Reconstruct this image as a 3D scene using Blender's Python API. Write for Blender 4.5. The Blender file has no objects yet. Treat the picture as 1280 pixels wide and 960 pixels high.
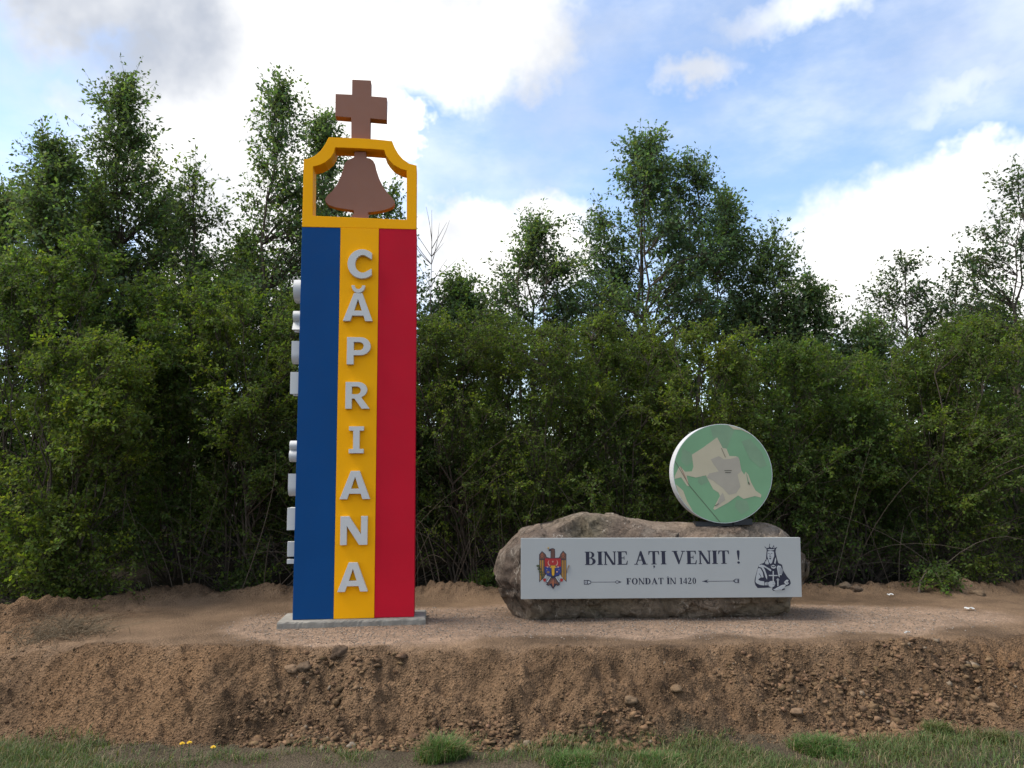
import bpy, math, random
import numpy as np
from mathutils import Vector, Matrix
from mathutils.geometry import tessellate_polygon

SC = bpy.context.scene
COL = SC.collection
RAD = math.radians

# ------------------------------------------------------------------ camera
FPX, PITCH, ROLL, EYE = 962.0, 6.8, -0.5, 1.5
cam_d = bpy.data.cameras.new("camera"); cam = bpy.data.objects.new("camera", cam_d); COL.objects.link(cam)
cam_d.sensor_fit = 'HORIZONTAL'; cam_d.sensor_width = 36.0
cam_d.lens = 36.0 * FPX / 1280.0
cam_d.clip_start = 0.05; cam_d.clip_end = 3000
RM = (Matrix.Rotation(RAD(90 + PITCH), 3, 'X') @ Matrix.Rotation(RAD(ROLL), 3, 'Z'))
cam.matrix_world = Matrix.Translation((0, 0, EYE)) @ RM.to_4x4()
SC.camera = cam

def ray(u, v):
    return RM @ Vector(((u - 640) / FPX, -(v - 480) / FPX, -1.0))
def on_z(u, v, z=0.0):
    d = ray(u, v); return Vector((0, 0, EYE)) + d * ((z - EYE) / d.z)
def on_y(u, v, y):
    d = ray(u, v); return Vector((0, 0, EYE)) + d * (y / d.y)

# ------------------------------------------------------------------ light
SUN_EL, SUN_AZ = 58.0, -92.0          # azimuth measured from +Y (view direction) towards +X
sd = Vector((math.sin(RAD(SUN_AZ)) * math.cos(RAD(SUN_EL)), math.cos(RAD(SUN_AZ)) * math.cos(RAD(SUN_EL)), math.sin(RAD(SUN_EL))))
sun_d = bpy.data.lights.new("sun", 'SUN'); sun = bpy.data.objects.new("sun", sun_d); COL.objects.link(sun)
sun_d.energy = 2.6; sun_d.angle = RAD(28); sun_d.color = (1.0, 0.93, 0.82)
sun.rotation_euler = sd.to_track_quat('Z', 'Y').to_euler()
SC.view_settings.view_transform = 'Standard'; SC.view_settings.look = 'None'
SC.view_settings.exposure = 0.95; SC.view_settings.gamma = 1.0
SC.render.engine = 'CYCLES'
SC.render.resolution_x = 1024; SC.render.resolution_y = 768
SC.cycles.max_bounces = 4; SC.cycles.diffuse_bounces = 3; SC.cycles.transmission_bounces = 3

class NB:
    """little node builder"""
    def __init__(s, nt): s.nt = nt; s.N = nt.nodes; s.L = nt.links
    def new(s, t, **k):
        n = s.N.new(t)
        for a, b in k.items(): setattr(n, a, b)
        return n
    def put(s, sock, v):
        if isinstance(v, bpy.types.NodeSocket): s.L.new(v, sock)
        else: sock.default_value = v
    def m(s, op, a, b=0.0, c=0.0, clamp=False):
        n = s.new('ShaderNodeMath', operation=op, use_clamp=clamp)
        s.put(n.inputs[0], a); s.put(n.inputs[1], b); s.put(n.inputs[2], c); return n.outputs[0]
    def vm(s, op, a, b=(0, 0, 0), out=0):
        n = s.new('ShaderNodeVectorMath', operation=op)
        s.put(n.inputs[0], a); s.put(n.inputs[1], b)
        return n.outputs['Value'] if op in ('LENGTH', 'DOT_PRODUCT', 'DISTANCE') else n.outputs[0]
    def noise(s, vec, scale, detail=4.0, rough=0.5, dist=0.0, color=False):
        n = s.new('ShaderNodeTexNoise'); s.put(n.inputs['Vector'], vec)
        n.inputs['Scale'].default_value = scale; n.inputs['Detail'].default_value = detail
        n.inputs['Roughness'].default_value = rough; n.inputs['Distortion'].default_value = dist
        return n.outputs['Color'] if color else n.outputs[0]
    def mr(s, v, a, b, c=0.0, d=1.0, smooth=True):
        n = s.new('ShaderNodeMapRange'); n.interpolation_type = 'SMOOTHSTEP' if smooth else 'LINEAR'
        s.put(n.inputs[0], v); s.put(n.inputs[1], a); s.put(n.inputs[2], b); s.put(n.inputs[3], c); s.put(n.inputs[4], d); return n.outputs[0]
    def mix(s, f, a, b, mode='MIX'):
        n = s.new('ShaderNodeMix', data_type='RGBA', blend_type=mode)
        s.put(n.inputs[0], f)
        s.put(n.inputs[6], a if isinstance(a, bpy.types.NodeSocket) else tuple(a) + (1,) * (4 - len(a)))
        s.put(n.inputs[7], b if isinstance(b, bpy.types.NodeSocket) else tuple(b) + (1,) * (4 - len(b)))
        return n.outputs[2]

world = bpy.data.worlds.new("World"); SC.world = world; world.use_nodes = True
def build_sky():
    nt = world.node_tree; nt.nodes.clear(); B = NB(nt)
    sky = B.new('ShaderNodeTexSky', sky_type='NISHITA'); sky.sun_disc = False
    sky.sun_elevation = RAD(SUN_EL); sky.sun_rotation = RAD(SUN_AZ)
    sky.air_density = 1.0; sky.dust_density = 1.0; sky.ozone_density = 1.5
    bg = B.new('ShaderNodeBackground'); bg.inputs[1].default_value = 0.148
    B.L.new(sky.outputs[0], bg.inputs[0])
    tc = B.new('ShaderNodeTexCoord').outputs['Generated']
    wn = B.noise(tc, 3.2, 5, 0.62, 0.0, True)
    w = B.vm('SUBTRACT', wn, (0.5, 0.5, 0.5))
    w = B.vm('MULTIPLY', w, (0.22, 0.10, 0.20))
    wf = B.vm('MULTIPLY', B.vm('SUBTRACT', B.noise(tc, 16, 4, 0.65, 0.0, True), (0.5, 0.5, 0.5)), (0.10, 0.05, 0.085))
    p = B.vm('ADD', B.vm('ADD', tc, w), wf)
    def blob(u, v, ru, rv, soft=0.45, top=1.0):
        d = ray(u, v).normalized()
        k = 1 + ((u - 640) ** 2 + (v - 480) ** 2) / FPX ** 2
        q = B.vm('MULTIPLY', B.vm('SUBTRACT', p, tuple(d)), (FPX * k / ru, FPX * k / (0.5 * (ru + rv)), FPX * k ** .5 / rv))
        return B.mr(B.vm('LENGTH', q), 1.0 - soft, 1.0 + soft, top, 0.0)
    # (u, v, ru, rv, softness): where the cumulus banks stand in the sky
    dense = [(330, 150, 215, 185, .26), (560, 30, 200, 100, .28), (150, -50, 230, 100, .35), (450, 190, 80, 60, .3), (520, 185, 40, 40, .3),
             (590, 330, 110, 72, .3), (700, 300, 62, 55, .4), (320, 330, 130, 100, .3),
             (1170, 305, 190, 105, .3), (1290, 240, 210, 80, .25), (1060, 400, 130, 60, .4), (1250, 380, 240, 100, .4),
             (865, 85, 52, 24, .7, .85), (985, 0, 110, 24, .8, .7), (1195, 92, 110, 22, .95, .5)]
    acc = None
    for b in dense:
        o = blob(*b); acc = o if acc is None else B.m('MAXIMUM', acc, o)
    # the rest of the sky, outside the frame: scattered cloud of the same kind
    lenv = B.vm('LENGTH', B.vm('MULTIPLY', B.vm('SUBTRACT', tc, tuple(ray(640, 330).normalized())), (1, 1, 1)))
    outside = B.mr(lenv, 0.80, 1.05)
    gen = B.mr(B.noise(tc, 2.6, 6, 0.6), 0.46, 0.62)
    acc = B.m('MAXIMUM', acc, B.m('MULTIPLY', gen, outside))
    veil = B.m('MULTIPLY', B.mr(B.noise(B.vm('MULTIPLY', tc, (1.0, 1.0, 2.2)), 3.6, 6, 0.6), 0.36, 0.72), 0.42)
    mask = B.m('MAXIMUM', acc, veil)
    # thickness of the cloud sets how grey its underside is
    gd = ray(130, 25).normalized()
    gq = B.vm('MULTIPLY', B.vm('SUBTRACT', p, tuple(gd)), (962 / 190, 962 / 120, 962 / 85))
    g1 = B.mr(B.vm('LENGTH', gq), 0.3, 1.5, 1.0, 0.0)
    gd = ray(255, 255).normalized()
    gq = B.vm('MULTIPLY', B.vm('SUBTRACT', p, tuple(gd)), (962 / 70, 962 / 120, 962 / 60))
    g2 = B.mr(B.vm('LENGTH', gq), 0.3, 1.3, 0.8, 0.0)
    gn = B.mr(B.noise(tc, 5.0, 5, 0.55), 0.40, 0.72)
    grey = B.m('MAXIMUM', B.m('MULTIPLY', B.m('MAXIMUM', g1, g2), B.m('MULTIPLY_ADD', gn, 0.5, 0.6)), B.m('MULTIPLY', gn, 0.75))
    ccol = B.mix(grey, (0.75, 0.74, 0.72), (0.30, 0.325, 0.375))
    cb = B.new('ShaderNodeBackground'); B.L.new(ccol, cb.inputs[0]); cb.inputs[1].default_value = 1.0
    mx = B.new('ShaderNodeMixShader'); B.L.new(mask, mx.inputs[0]); B.L.new(bg.outputs[0], mx.inputs[1]); B.L.new(cb.outputs[0], mx.inputs[2])
    out = B.new('ShaderNodeOutputWorld'); B.L.new(mx.outputs[0], out.inputs[0])
build_sky()

# ------------------------------------------------------------------ helpers
def link(name, mesh, parent=None):
    o = bpy.data.objects.new(name, mesh); COL.objects.link(o)
    if parent is not None: o.parent = parent
    return o
def tag(o, label=None, cat=None, group=None, kind=None):
    if label: o['label'] = label
    if cat: o['category'] = cat
    if group: o['group'] = group
    if kind: o['kind'] = kind
    return o
def empty(name, loc, rz=0.0, label=None, cat=None, group=None):
    o = bpy.data.objects.new(name, None); COL.objects.link(o); o.empty_display_size = 0.1
    o.location = loc; o.rotation_euler = (0, 0, rz); return tag(o, label, cat, group)

def mat(name, col, rough=0.6, bump=0.0, bscale=60.0, var=0.0, vscale=3.0, spec=0.4, metal=0.0, scratches=0.0):
    m = bpy.data.materials.new(name); m.use_nodes = True; B = NB(m.node_tree)
    bs = m.node_tree.nodes['Principled BSDF']; bs.inputs['Roughness'].default_value = rough
    bs.inputs['Specular IOR Level'].default_value = spec; bs.inputs['Metallic'].default_value = metal
    tc = B.new('ShaderNodeTexCoord').outputs['Object']
    if var > 0:
        n = B.noise(tc, vscale, 6, 0.6)
        f = B.mr(n, 0.3, 0.7, 1.0 - var, 1.0 + var, False)
        c = B.vm('MULTIPLY', tuple(col)[:3], (1, 1, 1)); s = B.new('ShaderNodeVectorMath', operation='SCALE')
        s.inputs[0].default_value = col[:3]; B.L.new(f, s.inputs['Scale']); B.L.new(s.outputs[0], bs.inputs['Base Color'])
        B.L.new(B.mr(B.noise(tc, vscale * 4, 4, 0.6), 0.3, 0.7, rough * 0.85, min(1, rough * 1.2), False), bs.inputs['Roughness'])
    else: bs.inputs['Base Color'].default_value = tuple(col)[:3] + (1,)
    if bump > 0:
        bn = B.new('ShaderNodeBump'); bn.inputs['Strength'].default_value = bump; bn.inputs['Distance'].default_value = 0.01
        B.L.new(B.noise(tc, bscale, 5, 0.6), bn.inputs['Height']); B.L.new(bn.outputs[0], bs.inputs['Normal'])
    return m

def np_mesh(name, V, F, mats, cols=None, midx=None, smooth=False):
    """V (n,3); F (m,k) all faces with the same number of corners"""
    me = bpy.data.meshes.new(name)
    V = np.ascontiguousarray(V, dtype=np.float32); F = np.ascontiguousarray(F, dtype=np.int32)
    m, k = F.shape
    me.vertices.add(len(V)); me.vertices.foreach_set('co', V.ravel())
    me.loops.add(m * k); me.loops.foreach_set('vertex_index', F.ravel())
    me.polygons.add(m); me.polygons.foreach_set('loop_start', np.arange(0, m * k, k, dtype=np.int32))
    me.polygons.foreach_set('loop_total', np.full(m, k, dtype=np.int32))
    if smooth: me.polygons.foreach_set('use_smooth', np.ones(m, dtype=bool))
    if midx is not None: me.polygons.foreach_set('material_index', np.asarray(midx, dtype=np.int32))
    for x in mats: me.materials.append(x)
    if cols is not None:
        a = me.color_attributes.new('tint', 'FLOAT_COLOR', 'POINT')
        c = np.ones((len(V), 4), dtype=np.float32); c[:, :3] = cols; a.data.foreach_set('color', c.ravel())
    me.update(calc_edges=True); me.validate()
    return me

class Geo:
    """mixed polygon collector for small hard-surface parts"""
    def __init__(s): s.v = []; s.f = []; s.m = []
    def add(s, vs, fs, mi=0):
        b = len(s.v); s.v += [tuple(p) for p in vs]
        for f in fs: s.f.append([b + i for i in f]); s.m.append(mi)
    def box(s, x0, x1, y0, y1, z0, z1, mi=0):
        s.add([(x0, y0, z0), (x1, y0, z0), (x1, y1, z0), (x0, y1, z0), (x0, y0, z1), (x1, y0, z1), (x1, y1, z1), (x0, y1, z1)],
              [(0, 3, 2, 1), (4, 5, 6, 7), (0, 1, 5, 4), (1, 2, 6, 5), (2, 3, 7, 6), (3, 0, 4, 7)], mi)
    def prism(s, outer, holes, mp, d0, d1, mi=0):
        """outline with holes; mp(x, z, d) -> point; d0 front, d1 back"""
        loops = [outer] + list(holes); flat = [p for l in loops for p in l]
        tris = tessellate_polygon([[Vector((p[0], p[1], 0)) for p in l] for l in loops])
        n = len(flat)
        vs = [mp(p[0], p[1], d0) for p in flat] + [mp(p[0], p[1], d1) for p in flat]
        fs = [tuple(t) for t in tris] + [tuple(n + i for i in reversed(t)) for t in tris]
        b = 0
        for l in loops:
            k = len(l)
            for i in range(k):
                j = (i + 1) % k; fs.append((b + i, b + j, n + b + j, n + b + i))
            b += k
        s.add(vs, fs, mi)
    def build(s, name, mats, parent=None, bevel=0.0):
        me = bpy.data.meshes.new(name); me.from_pydata(s.v, [], s.f)
        for x in mats: me.materials.append(x)
        me.polygons.foreach_set('material_index', s.m); me.update(); me.validate()
        import bmesh
        bm = bmesh.new(); bm.from_mesh(me); bmesh.ops.recalc_face_normals(bm, faces=bm.faces); bm.to_mesh(me); bm.free()
        o = link(name, me, parent)
        if bevel > 0:
            b = o.modifiers.new('bevel', 'BEVEL'); b.width = bevel; b.segments = 2; b.limit_method = 'ANGLE'; b.angle_limit = RAD(40)
        return o

def arc(cx, cy, rx, ry, a0, a1, n=14):
    return [(cx + rx * math.cos(RAD(a0 + (a1 - a0) * i / n)), cy + ry * math.sin(RAD(a0 + (a1 - a0) * i / n))) for i in range(n + 1)]
def rect(x0, y0, x1, y1): return [(x0, y0), (x1, y0), (x1, y1), (x0, y1)]
def stroke(pts, w):
    """thick polyline as one outline"""
    L = []; R = []
    for i, p in enumerate(pts):
        a = pts[max(i - 1, 0)]; b = pts[min(i + 1, len(pts) - 1)]
        dx, dy = b[0] - a[0], b[1] - a[1]; l = math.hypot(dx, dy) or 1
        ww = w[i] if isinstance(w, (list, tuple)) else w
        L.append((p[0] - dy / l * ww / 2, p[1] + dx / l * ww / 2)); R.append((p[0] + dy / l * ww / 2, p[1] - dx / l * ww / 2))
    return L + R[::-1]

# value noise, vectorised
_rs = np.random.RandomState(7)
_T = _rs.rand(64, 64, 64).astype(np.float32)
def vnoise(P):
    P = np.asarray(P, dtype=np.float64); I = np.floor(P).astype(np.int64); f = P - I; f = f * f * (3 - 2 * f); I &= 63; J = (I + 1) & 63
    x, y, z = f[:, 0], f[:, 1], f[:, 2]
    def g(a, b, c): return _T[a, b, c]
    c00 = g(I[:, 0], I[:, 1], I[:, 2]) * (1 - x) + g(J[:, 0], I[:, 1], I[:, 2]) * x
    c10 = g(I[:, 0], J[:, 1], I[:, 2]) * (1 - x) + g(J[:, 0], J[:, 1], I[:, 2]) * x
    c01 = g(I[:, 0], I[:, 1], J[:, 2]) * (1 - x) + g(J[:, 0], I[:, 1], J[:, 2]) * x
    c11 = g(I[:, 0], J[:, 1], J[:, 2]) * (1 - x) + g(J[:, 0], J[:, 1], J[:, 2]) * x
    return (c00 * (1 - y) + c10 * y) * (1 - z) + (c01 * (1 - y) + c11 * y) * z - 0.5
def fbm(P, oct=4, gain=0.5):
    P = np.asarray(P, dtype=np.float64); r = np.zeros(len(P)); a = 1.0
    for i in range(oct): r += a * vnoise(P * (2.03 ** i) + 17.3 * i); a *= gain
    return r
def worley(x, y, cell, seed):
    """distance to the nearest jittered point, in cells, and that point's random number"""
    u, v = x / cell, y / cell; iu, iv = np.floor(u).astype(int), np.floor(v).astype(int); best = np.full(len(x), 9.0); rid = np.zeros(len(x))
    for a in (-1, 0, 1):
        for b in (-1, 0, 1):
            k, l = iu + a, iv + b; jx = _T[k & 63, l & 63, seed & 63]; jy = _T[l & 63, k & 63, (seed + 7) & 63]; q = _T[(k + 5) & 63, (l + 9) & 63, (seed + 3) & 63]
            d = np.hypot(u - k - jx, v - l - jy); m = d < best; best[m] = d[m]; rid[m] = q[m]
    return best, rid
def clods(x, y, cell, seed, dens):
    wx = x + .35 * cell * vnoise(np.stack([x / cell * 1.5, y / cell * 1.5, x * 0], 1)); wy = y + .35 * cell * vnoise(np.stack([x / cell * 1.5 + 9, y / cell * 1.5, x * 0], 1))
    d, q = worley(wx, wy, cell, seed); r = .35 + .3 * q
    return np.sqrt(np.clip(1 - (d / r) ** 2, 0, 1)) * r * cell * (q < dens)
def sstep(a, b, x): t = np.clip((x - a) / (b - a), 0, 1); return t * t * (3 - 2 * t)

# ------------------------------------------------------------------ ground
def front_edge(x):
    return 6.84 + 0.018 * x * x + 0.10 * fbm(np.stack([x * 0.9, x * 0 + 3, x * 0], 1), 3)
def back_edge(x):
    left = sstep(-4.2, -5.8, x)
    return 10.05 - 2.1 * left + 0.25 * fbm(np.stack([x * 1.3, x * 0 + 9, x * 0], 1), 3)
def ground_z(x, y, fine=True):
    x = np.asarray(x, float); y = np.asarray(y, float)
    yf = front_edge(x); w = 0.74 + 0.10 * np.sin(x * 1.7)
    t = (yf - y) / w
    prof = np.clip(t, 0, 1); prof = np.clip(1.12 * prof, 0, 1) ** .92
    leftfade = sstep(-3.6, -5.6, x)
    t2 = np.clip((yf + 0.9 - y) / (w + 0.9), 0, 1)
    z = -0.5 * (prof * (1 - leftfade) + (t2 * t2 * (3 - 2 * t2)) * leftfade)
    # little rounded lip and berm of pushed earth at the back
    yb = back_edge(x); berm = np.exp(-((y - yb) / 0.28) ** 2)
    z += berm * (0.09 + 0.07 * fbm(np.stack([x * 3, y * 3, x * 0], 1), 3)) * (1 + 0.8 * leftfade)
    P = np.stack([x, y, np.zeros_like(x)], 1)
    rough = np.exp(-((t - 0.5) / 0.62) ** 2)
    rough = np.maximum(rough, 0.8 * leftfade * (y < yb + 0.3) * (y > 6.2)); rough = np.maximum(rough, 0.7 * berm)
    z += fbm(P * 0.6, 3) * 0.05 * sstep(7.0, 9.5, y) + fbm(P * 1.5, 2) * 0.015
    if fine:
        c = fbm(P * 3.2, 2); z += rough * (0.17 * c)
        r = 1 - np.abs(2 * fbm(P * 7.0 + 4, 2)); z += rough * 0.07 * (r - 0.8)
        z += rough * 0.05 * np.clip(fbm(P * 15, 3), -0.2, 1) + rough * 0.03 * fbm(P * 38, 2)
        z += 0.006 * fbm(P * 12, 3)
        near = (rough > .06) & (y > 5.6) & (y < 11)
        if near.any():
            xn, yn = x[near], y[near]; dn = .5 + 1.5 * fbm(P[near] * 1.1 + 7, 3)
            h = np.maximum(clods(xn, yn, .15, 1, dn * .75), np.maximum(clods(xn, yn, .09, 2, dn * 1.2 + .15), clods(xn, yn, .05, 3, .9)))
            z[near] += rough[near] * h * 1.0
    # wooded slope rising behind
    z += np.clip(y - 11.0, 0, 40) * 0.10
    return z

def axis(parts):
    out = []
    for a, b, s in parts: out += list(np.arange(a, b - 1e-6, s))
    out.append(parts[-1][1]); return np.array(out)
gx = axis([(-900, -100, 80), (-100, -20, 10), (-20, -7.0, 0.5), (-7.0, 7.0, 0.018), (7.0, 20, 0.5), (20, 100, 10), (100, 900, 80)])
gy = axis([(-900, -100, 80), (-100, -10, 10), (-10, 4.6, 0.6), (4.6, 5.8, 0.06), (5.8, 7.4, 0.015), (7.4, 11.0, 0.045), (11.0, 24, 0.4), (24, 100, 8), (100, 900, 80)])
GX, GY = np.meshgrid(gx, gy); X = GX.ravel(); Y = GY.ravel(); Z = ground_z(X, Y)
nx, ny = len(gx), len(gy)
ii, jj = np.meshgrid(np.arange(nx - 1), np.arange(ny - 1)); a = (jj * nx + ii).ravel()
F = np.stack([a, a + 1, a + nx + 1, a + nx], 1)
P = np.stack([X, Y, X * 0], 1)
yf = front_edge(X); yb = back_edge(X)
n1 = fbm(P * 1.6, 4); n2 = fbm(P * 6, 4); n3 = fbm(P * 25, 3)
def C3(r, g, b): return np.array([r, g, b])
dirt = C3(.205, .136, .084) * (1 + 0.7 * n1 + 0.3 * n2)[:, None]
gravel = C3(.375, .262, .182) * (1 + 0.25 * n2 + 0.4 * n3)[:, None]
soil = C3(.165, .103, .058) * (1 + 0.5 * n1 + 0.8 * n2 + 0.5 * n3)[:, None]
clay = C3(.255, .150, .078)
soil = soil + (clay - soil) * (0.7 * sstep(0.02, 0.3, fbm(P * 0.9 + 5, 3)))[:, None]
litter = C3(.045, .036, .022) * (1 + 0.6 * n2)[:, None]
verge = C3(.115, .090, .058) * (1 + 0.4 * n2)[:, None]
road = C3(.085, .072, .060) * (1 + 0.3 * n3)[:, None]
gm = sstep(-0.1, 0.12, 1.0 - np.hypot((X + 1.45) / 1.5, (Y - 8.15) / 1.05) + 0.25 * n1)
gm = np.maximum(gm, sstep(-0.1, 0.12, 1.0 - np.hypot((X - 1.6) / 3.3, (Y - 8.3) / 1.0) + 0.25 * n1))
bank = sstep(0.25, -0.12, Y - yf + 0.18 * n2)
col = dirt + (gravel - dirt) * gm[:, None]
leftsoil = sstep(-3.6, -5.0, X + 0.8 * n1); bank = np.maximum(bank, leftsoil * 0.75)
col = col + (soil - col) * bank[:, None]
vg = sstep(6.25, 6.0, Y + 0.15 * n2 - 0.018 * X * X * 0.5); col = col + (verge - col) * vg[:, None]
rd = sstep(0.0, 0.35, (X - 3.0) * 0.5 + (5.75 - Y) + 0.3 * n1) * sstep(6.0, 5.7, Y); col = col + (road - col) * rd[:, None]
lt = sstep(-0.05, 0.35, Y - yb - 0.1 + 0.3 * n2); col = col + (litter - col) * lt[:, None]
def ground_material():
    m = bpy.data.materials.new("earth"); m.use_nodes = True; B = NB(m.node_tree); bs = m.node_tree.nodes['Principled BSDF']
    bs.inputs['Roughness'].default_value = 0.95; bs.inputs['Specular IOR Level'].default_value = 0.15
    at = B.new('ShaderNodeAttribute', attribute_name='tint').outputs['Color']
    tc = B.new('ShaderNodeTexCoord').outputs['Object']
    v = B.new('ShaderNodeTexVoronoi'); v.inputs['Scale'].default_value = 55; B.L.new(tc, v.inputs['Vector'])
    grain = B.mr(B.noise(tc, 90, 5, 0.7), 0.3, 0.7, 0.50, 0.95, False)
    vc = B.mr(v.outputs['Color'], 0.0, 1.0, 0.82, 1.2, False)
    s = B.new('ShaderNodeVectorMath', operation='SCALE'); B.L.new(at, s.inputs[0]); B.L.new(B.m('MULTIPLY', grain, vc), s.inputs['Scale'])
    B.L.new(s.outputs[0], bs.inputs['Base Color'])
    bn = B.new('ShaderNodeBump'); bn.inputs['Strength'].default_value = 1.0; bn.inputs['Distance'].default_value = 0.022
    B.L.new(B.m('ADD', B.noise(tc, 42, 8, 0.75), B.m('MULTIPLY', v.outputs['Distance'], 0.8)), bn.inputs['Height'])
    B.L.new(bn.outputs[0], bs.inputs['Normal'])
    return m
M_earth = ground_material()
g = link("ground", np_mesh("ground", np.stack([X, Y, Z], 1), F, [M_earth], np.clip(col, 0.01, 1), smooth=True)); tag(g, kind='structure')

# ------------------------------------------------------------------ tinted particle material (clods, leaves, blades)
def tint_mat(name, rough=0.9, transl=0.0, spec=0.2, bump=0.0, gain=1.0):
    m = bpy.data.materials.new(name); m.use_nodes = True; B = NB(m.node_tree); bs = m.node_tree.nodes['Principled BSDF']
    bs.inputs['Roughness'].default_value = rough; bs.inputs['Specular IOR Level'].default_value = spec
    at = B.new('ShaderNodeAttribute', attribute_name='tint').outputs['Color']
    tc = B.new('ShaderNodeTexCoord').outputs['Object']
    s = B.new('ShaderNodeVectorMath', operation='SCALE'); B.L.new(at, s.inputs[0])
    B.L.new(B.mr(B.noise(tc, 45, 3, 0.6), 0.3, 0.7, 0.8 * gain, 1.2 * gain, False), s.inputs['Scale'])
    B.L.new(s.outputs[0], bs.inputs['Base Color'])
    if bump:
        bn = B.new('ShaderNodeBump'); bn.inputs['Strength'].default_value = bump; bn.inputs['Distance'].default_value = 0.008
        B.L.new(B.noise(tc, 60, 5, 0.7), bn.inputs['Height']); B.L.new(bn.outputs[0], bs.inputs['Normal'])
    if transl:
        t = B.new('ShaderNodeBsdfTranslucent'); c = B.mix(1.0, s.outputs[0], (1.28, 1.35, 0.55), 'MULTIPLY'); B.L.new(c, t.inputs[0])
        mx = B.new('ShaderNodeMixShader'); mx.inputs[0].default_value = transl
        B.L.new(bs.outputs[0], mx.inputs[1]); B.L.new(t.outputs[0], mx.inputs[2])
        B.L.new(mx.outputs[0], m.node_tree.nodes['Material Output'].inputs[0])
    return m
M_leaf = tint_mat("leaf", 0.6, 0.5, 0.15, gain=.86)
M_grass = tint_mat("grass_blade", 0.6, 0.3, 0.2, gain=.85)
M_clod = tint_mat("soil_clod", 0.95, 0, 0.1, 0.7, gain=.68)
M_petal = mat("dandelion_yellow", (.75, .50, .02), 0.7, var=.1, vscale=80)
M_stem = mat("green_stem", (.07, .12, .03), 0.7, var=.2, vscale=20)

def icosphere():
    t = (1 + 5 ** .5) / 2
    v = np.array([(-1, t, 0), (1, t, 0), (-1, -t, 0), (1, -t, 0), (0, -1, t), (0, 1, t), (0, -1, -t), (0, 1, -t), (t, 0, -1), (t, 0, 1), (-t, 0, -1), (-t, 0, 1)], float)
    f = np.array([(0, 11, 5), (0, 5, 1), (0, 1, 7), (0, 7, 10), (0, 10, 11), (1, 5, 9), (5, 11, 4), (11, 10, 2), (10, 7, 6), (7, 1, 8), (3, 9, 4), (3, 4, 2), (3, 2, 6), (3, 6, 8), (3, 8, 9), (4, 9, 5), (2, 4, 11), (6, 2, 10), (8, 6, 7), (9, 8, 1)])
    return v / np.linalg.norm(v[0]), f
def subdiv(v, f):
    v = list(map(tuple, v)); c = {}
    def mid(a, b):
        k = (min(a, b), max(a, b))
        if k not in c:
            p = np.array(v[a]) + np.array(v[b]); p /= np.linalg.norm(p); v.append(tuple(p)); c[k] = len(v) - 1
        return c[k]
    nf = []
    for x, y, z in f:
        p, q, r = mid(x, y), mid(y, z), mid(z, x); nf += [(x, p, r), (y, q, p), (z, r, q), (p, q, r)]
    return np.array(v), np.array(nf)
ICO = icosphere(); ICO2 = subdiv(*ICO); ICO3 = subdiv(*ICO2)
OCT = (np.array([(1, 0, 0), (-1, 0, 0), (0, 1, 0), (0, -1, 0), (0, 0, 1), (0, 0, -1)], float),
       np.array([(0, 2, 4), (2, 1, 4), (1, 3, 4), (3, 0, 4), (2, 0, 5), (1, 2, 5), (3, 1, 5), (0, 3, 5)]))
def lumps(name, base, pos, size, cols, rs, flat=0.75, jit=0.28, mats=None):
    bv, bf = base; n = len(pos); k = len(bv)
    ang = rs.rand(n) * 6.283; ca, sa = np.cos(ang), np.sin(ang)
    V = bv[None] * (1 + jit * (rs.rand(n, k, 1) - 0.5) * 2) + jit * .45 * (rs.rand(n, k, 3) - .5); V = V * (size[:, None, None] * (0.55 + 0.8 * rs.rand(n, 1, 3)) * np.array([1, 1, flat]))
    Vx = V[..., 0] * ca[:, None] - V[..., 1] * sa[:, None]; Vy = V[..., 0] * sa[:, None] + V[..., 1] * ca[:, None]
    V = np.stack([Vx, Vy, V[..., 2]], -1) + pos[:, None, :]
    Fa = bf[None] + (np.arange(n) * k)[:, None, None]
    return np_mesh(name, V.reshape(-1, 3), Fa.reshape(-1, 3), mats or [M_clod], np.repeat(cols, k, axis=0))

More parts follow.
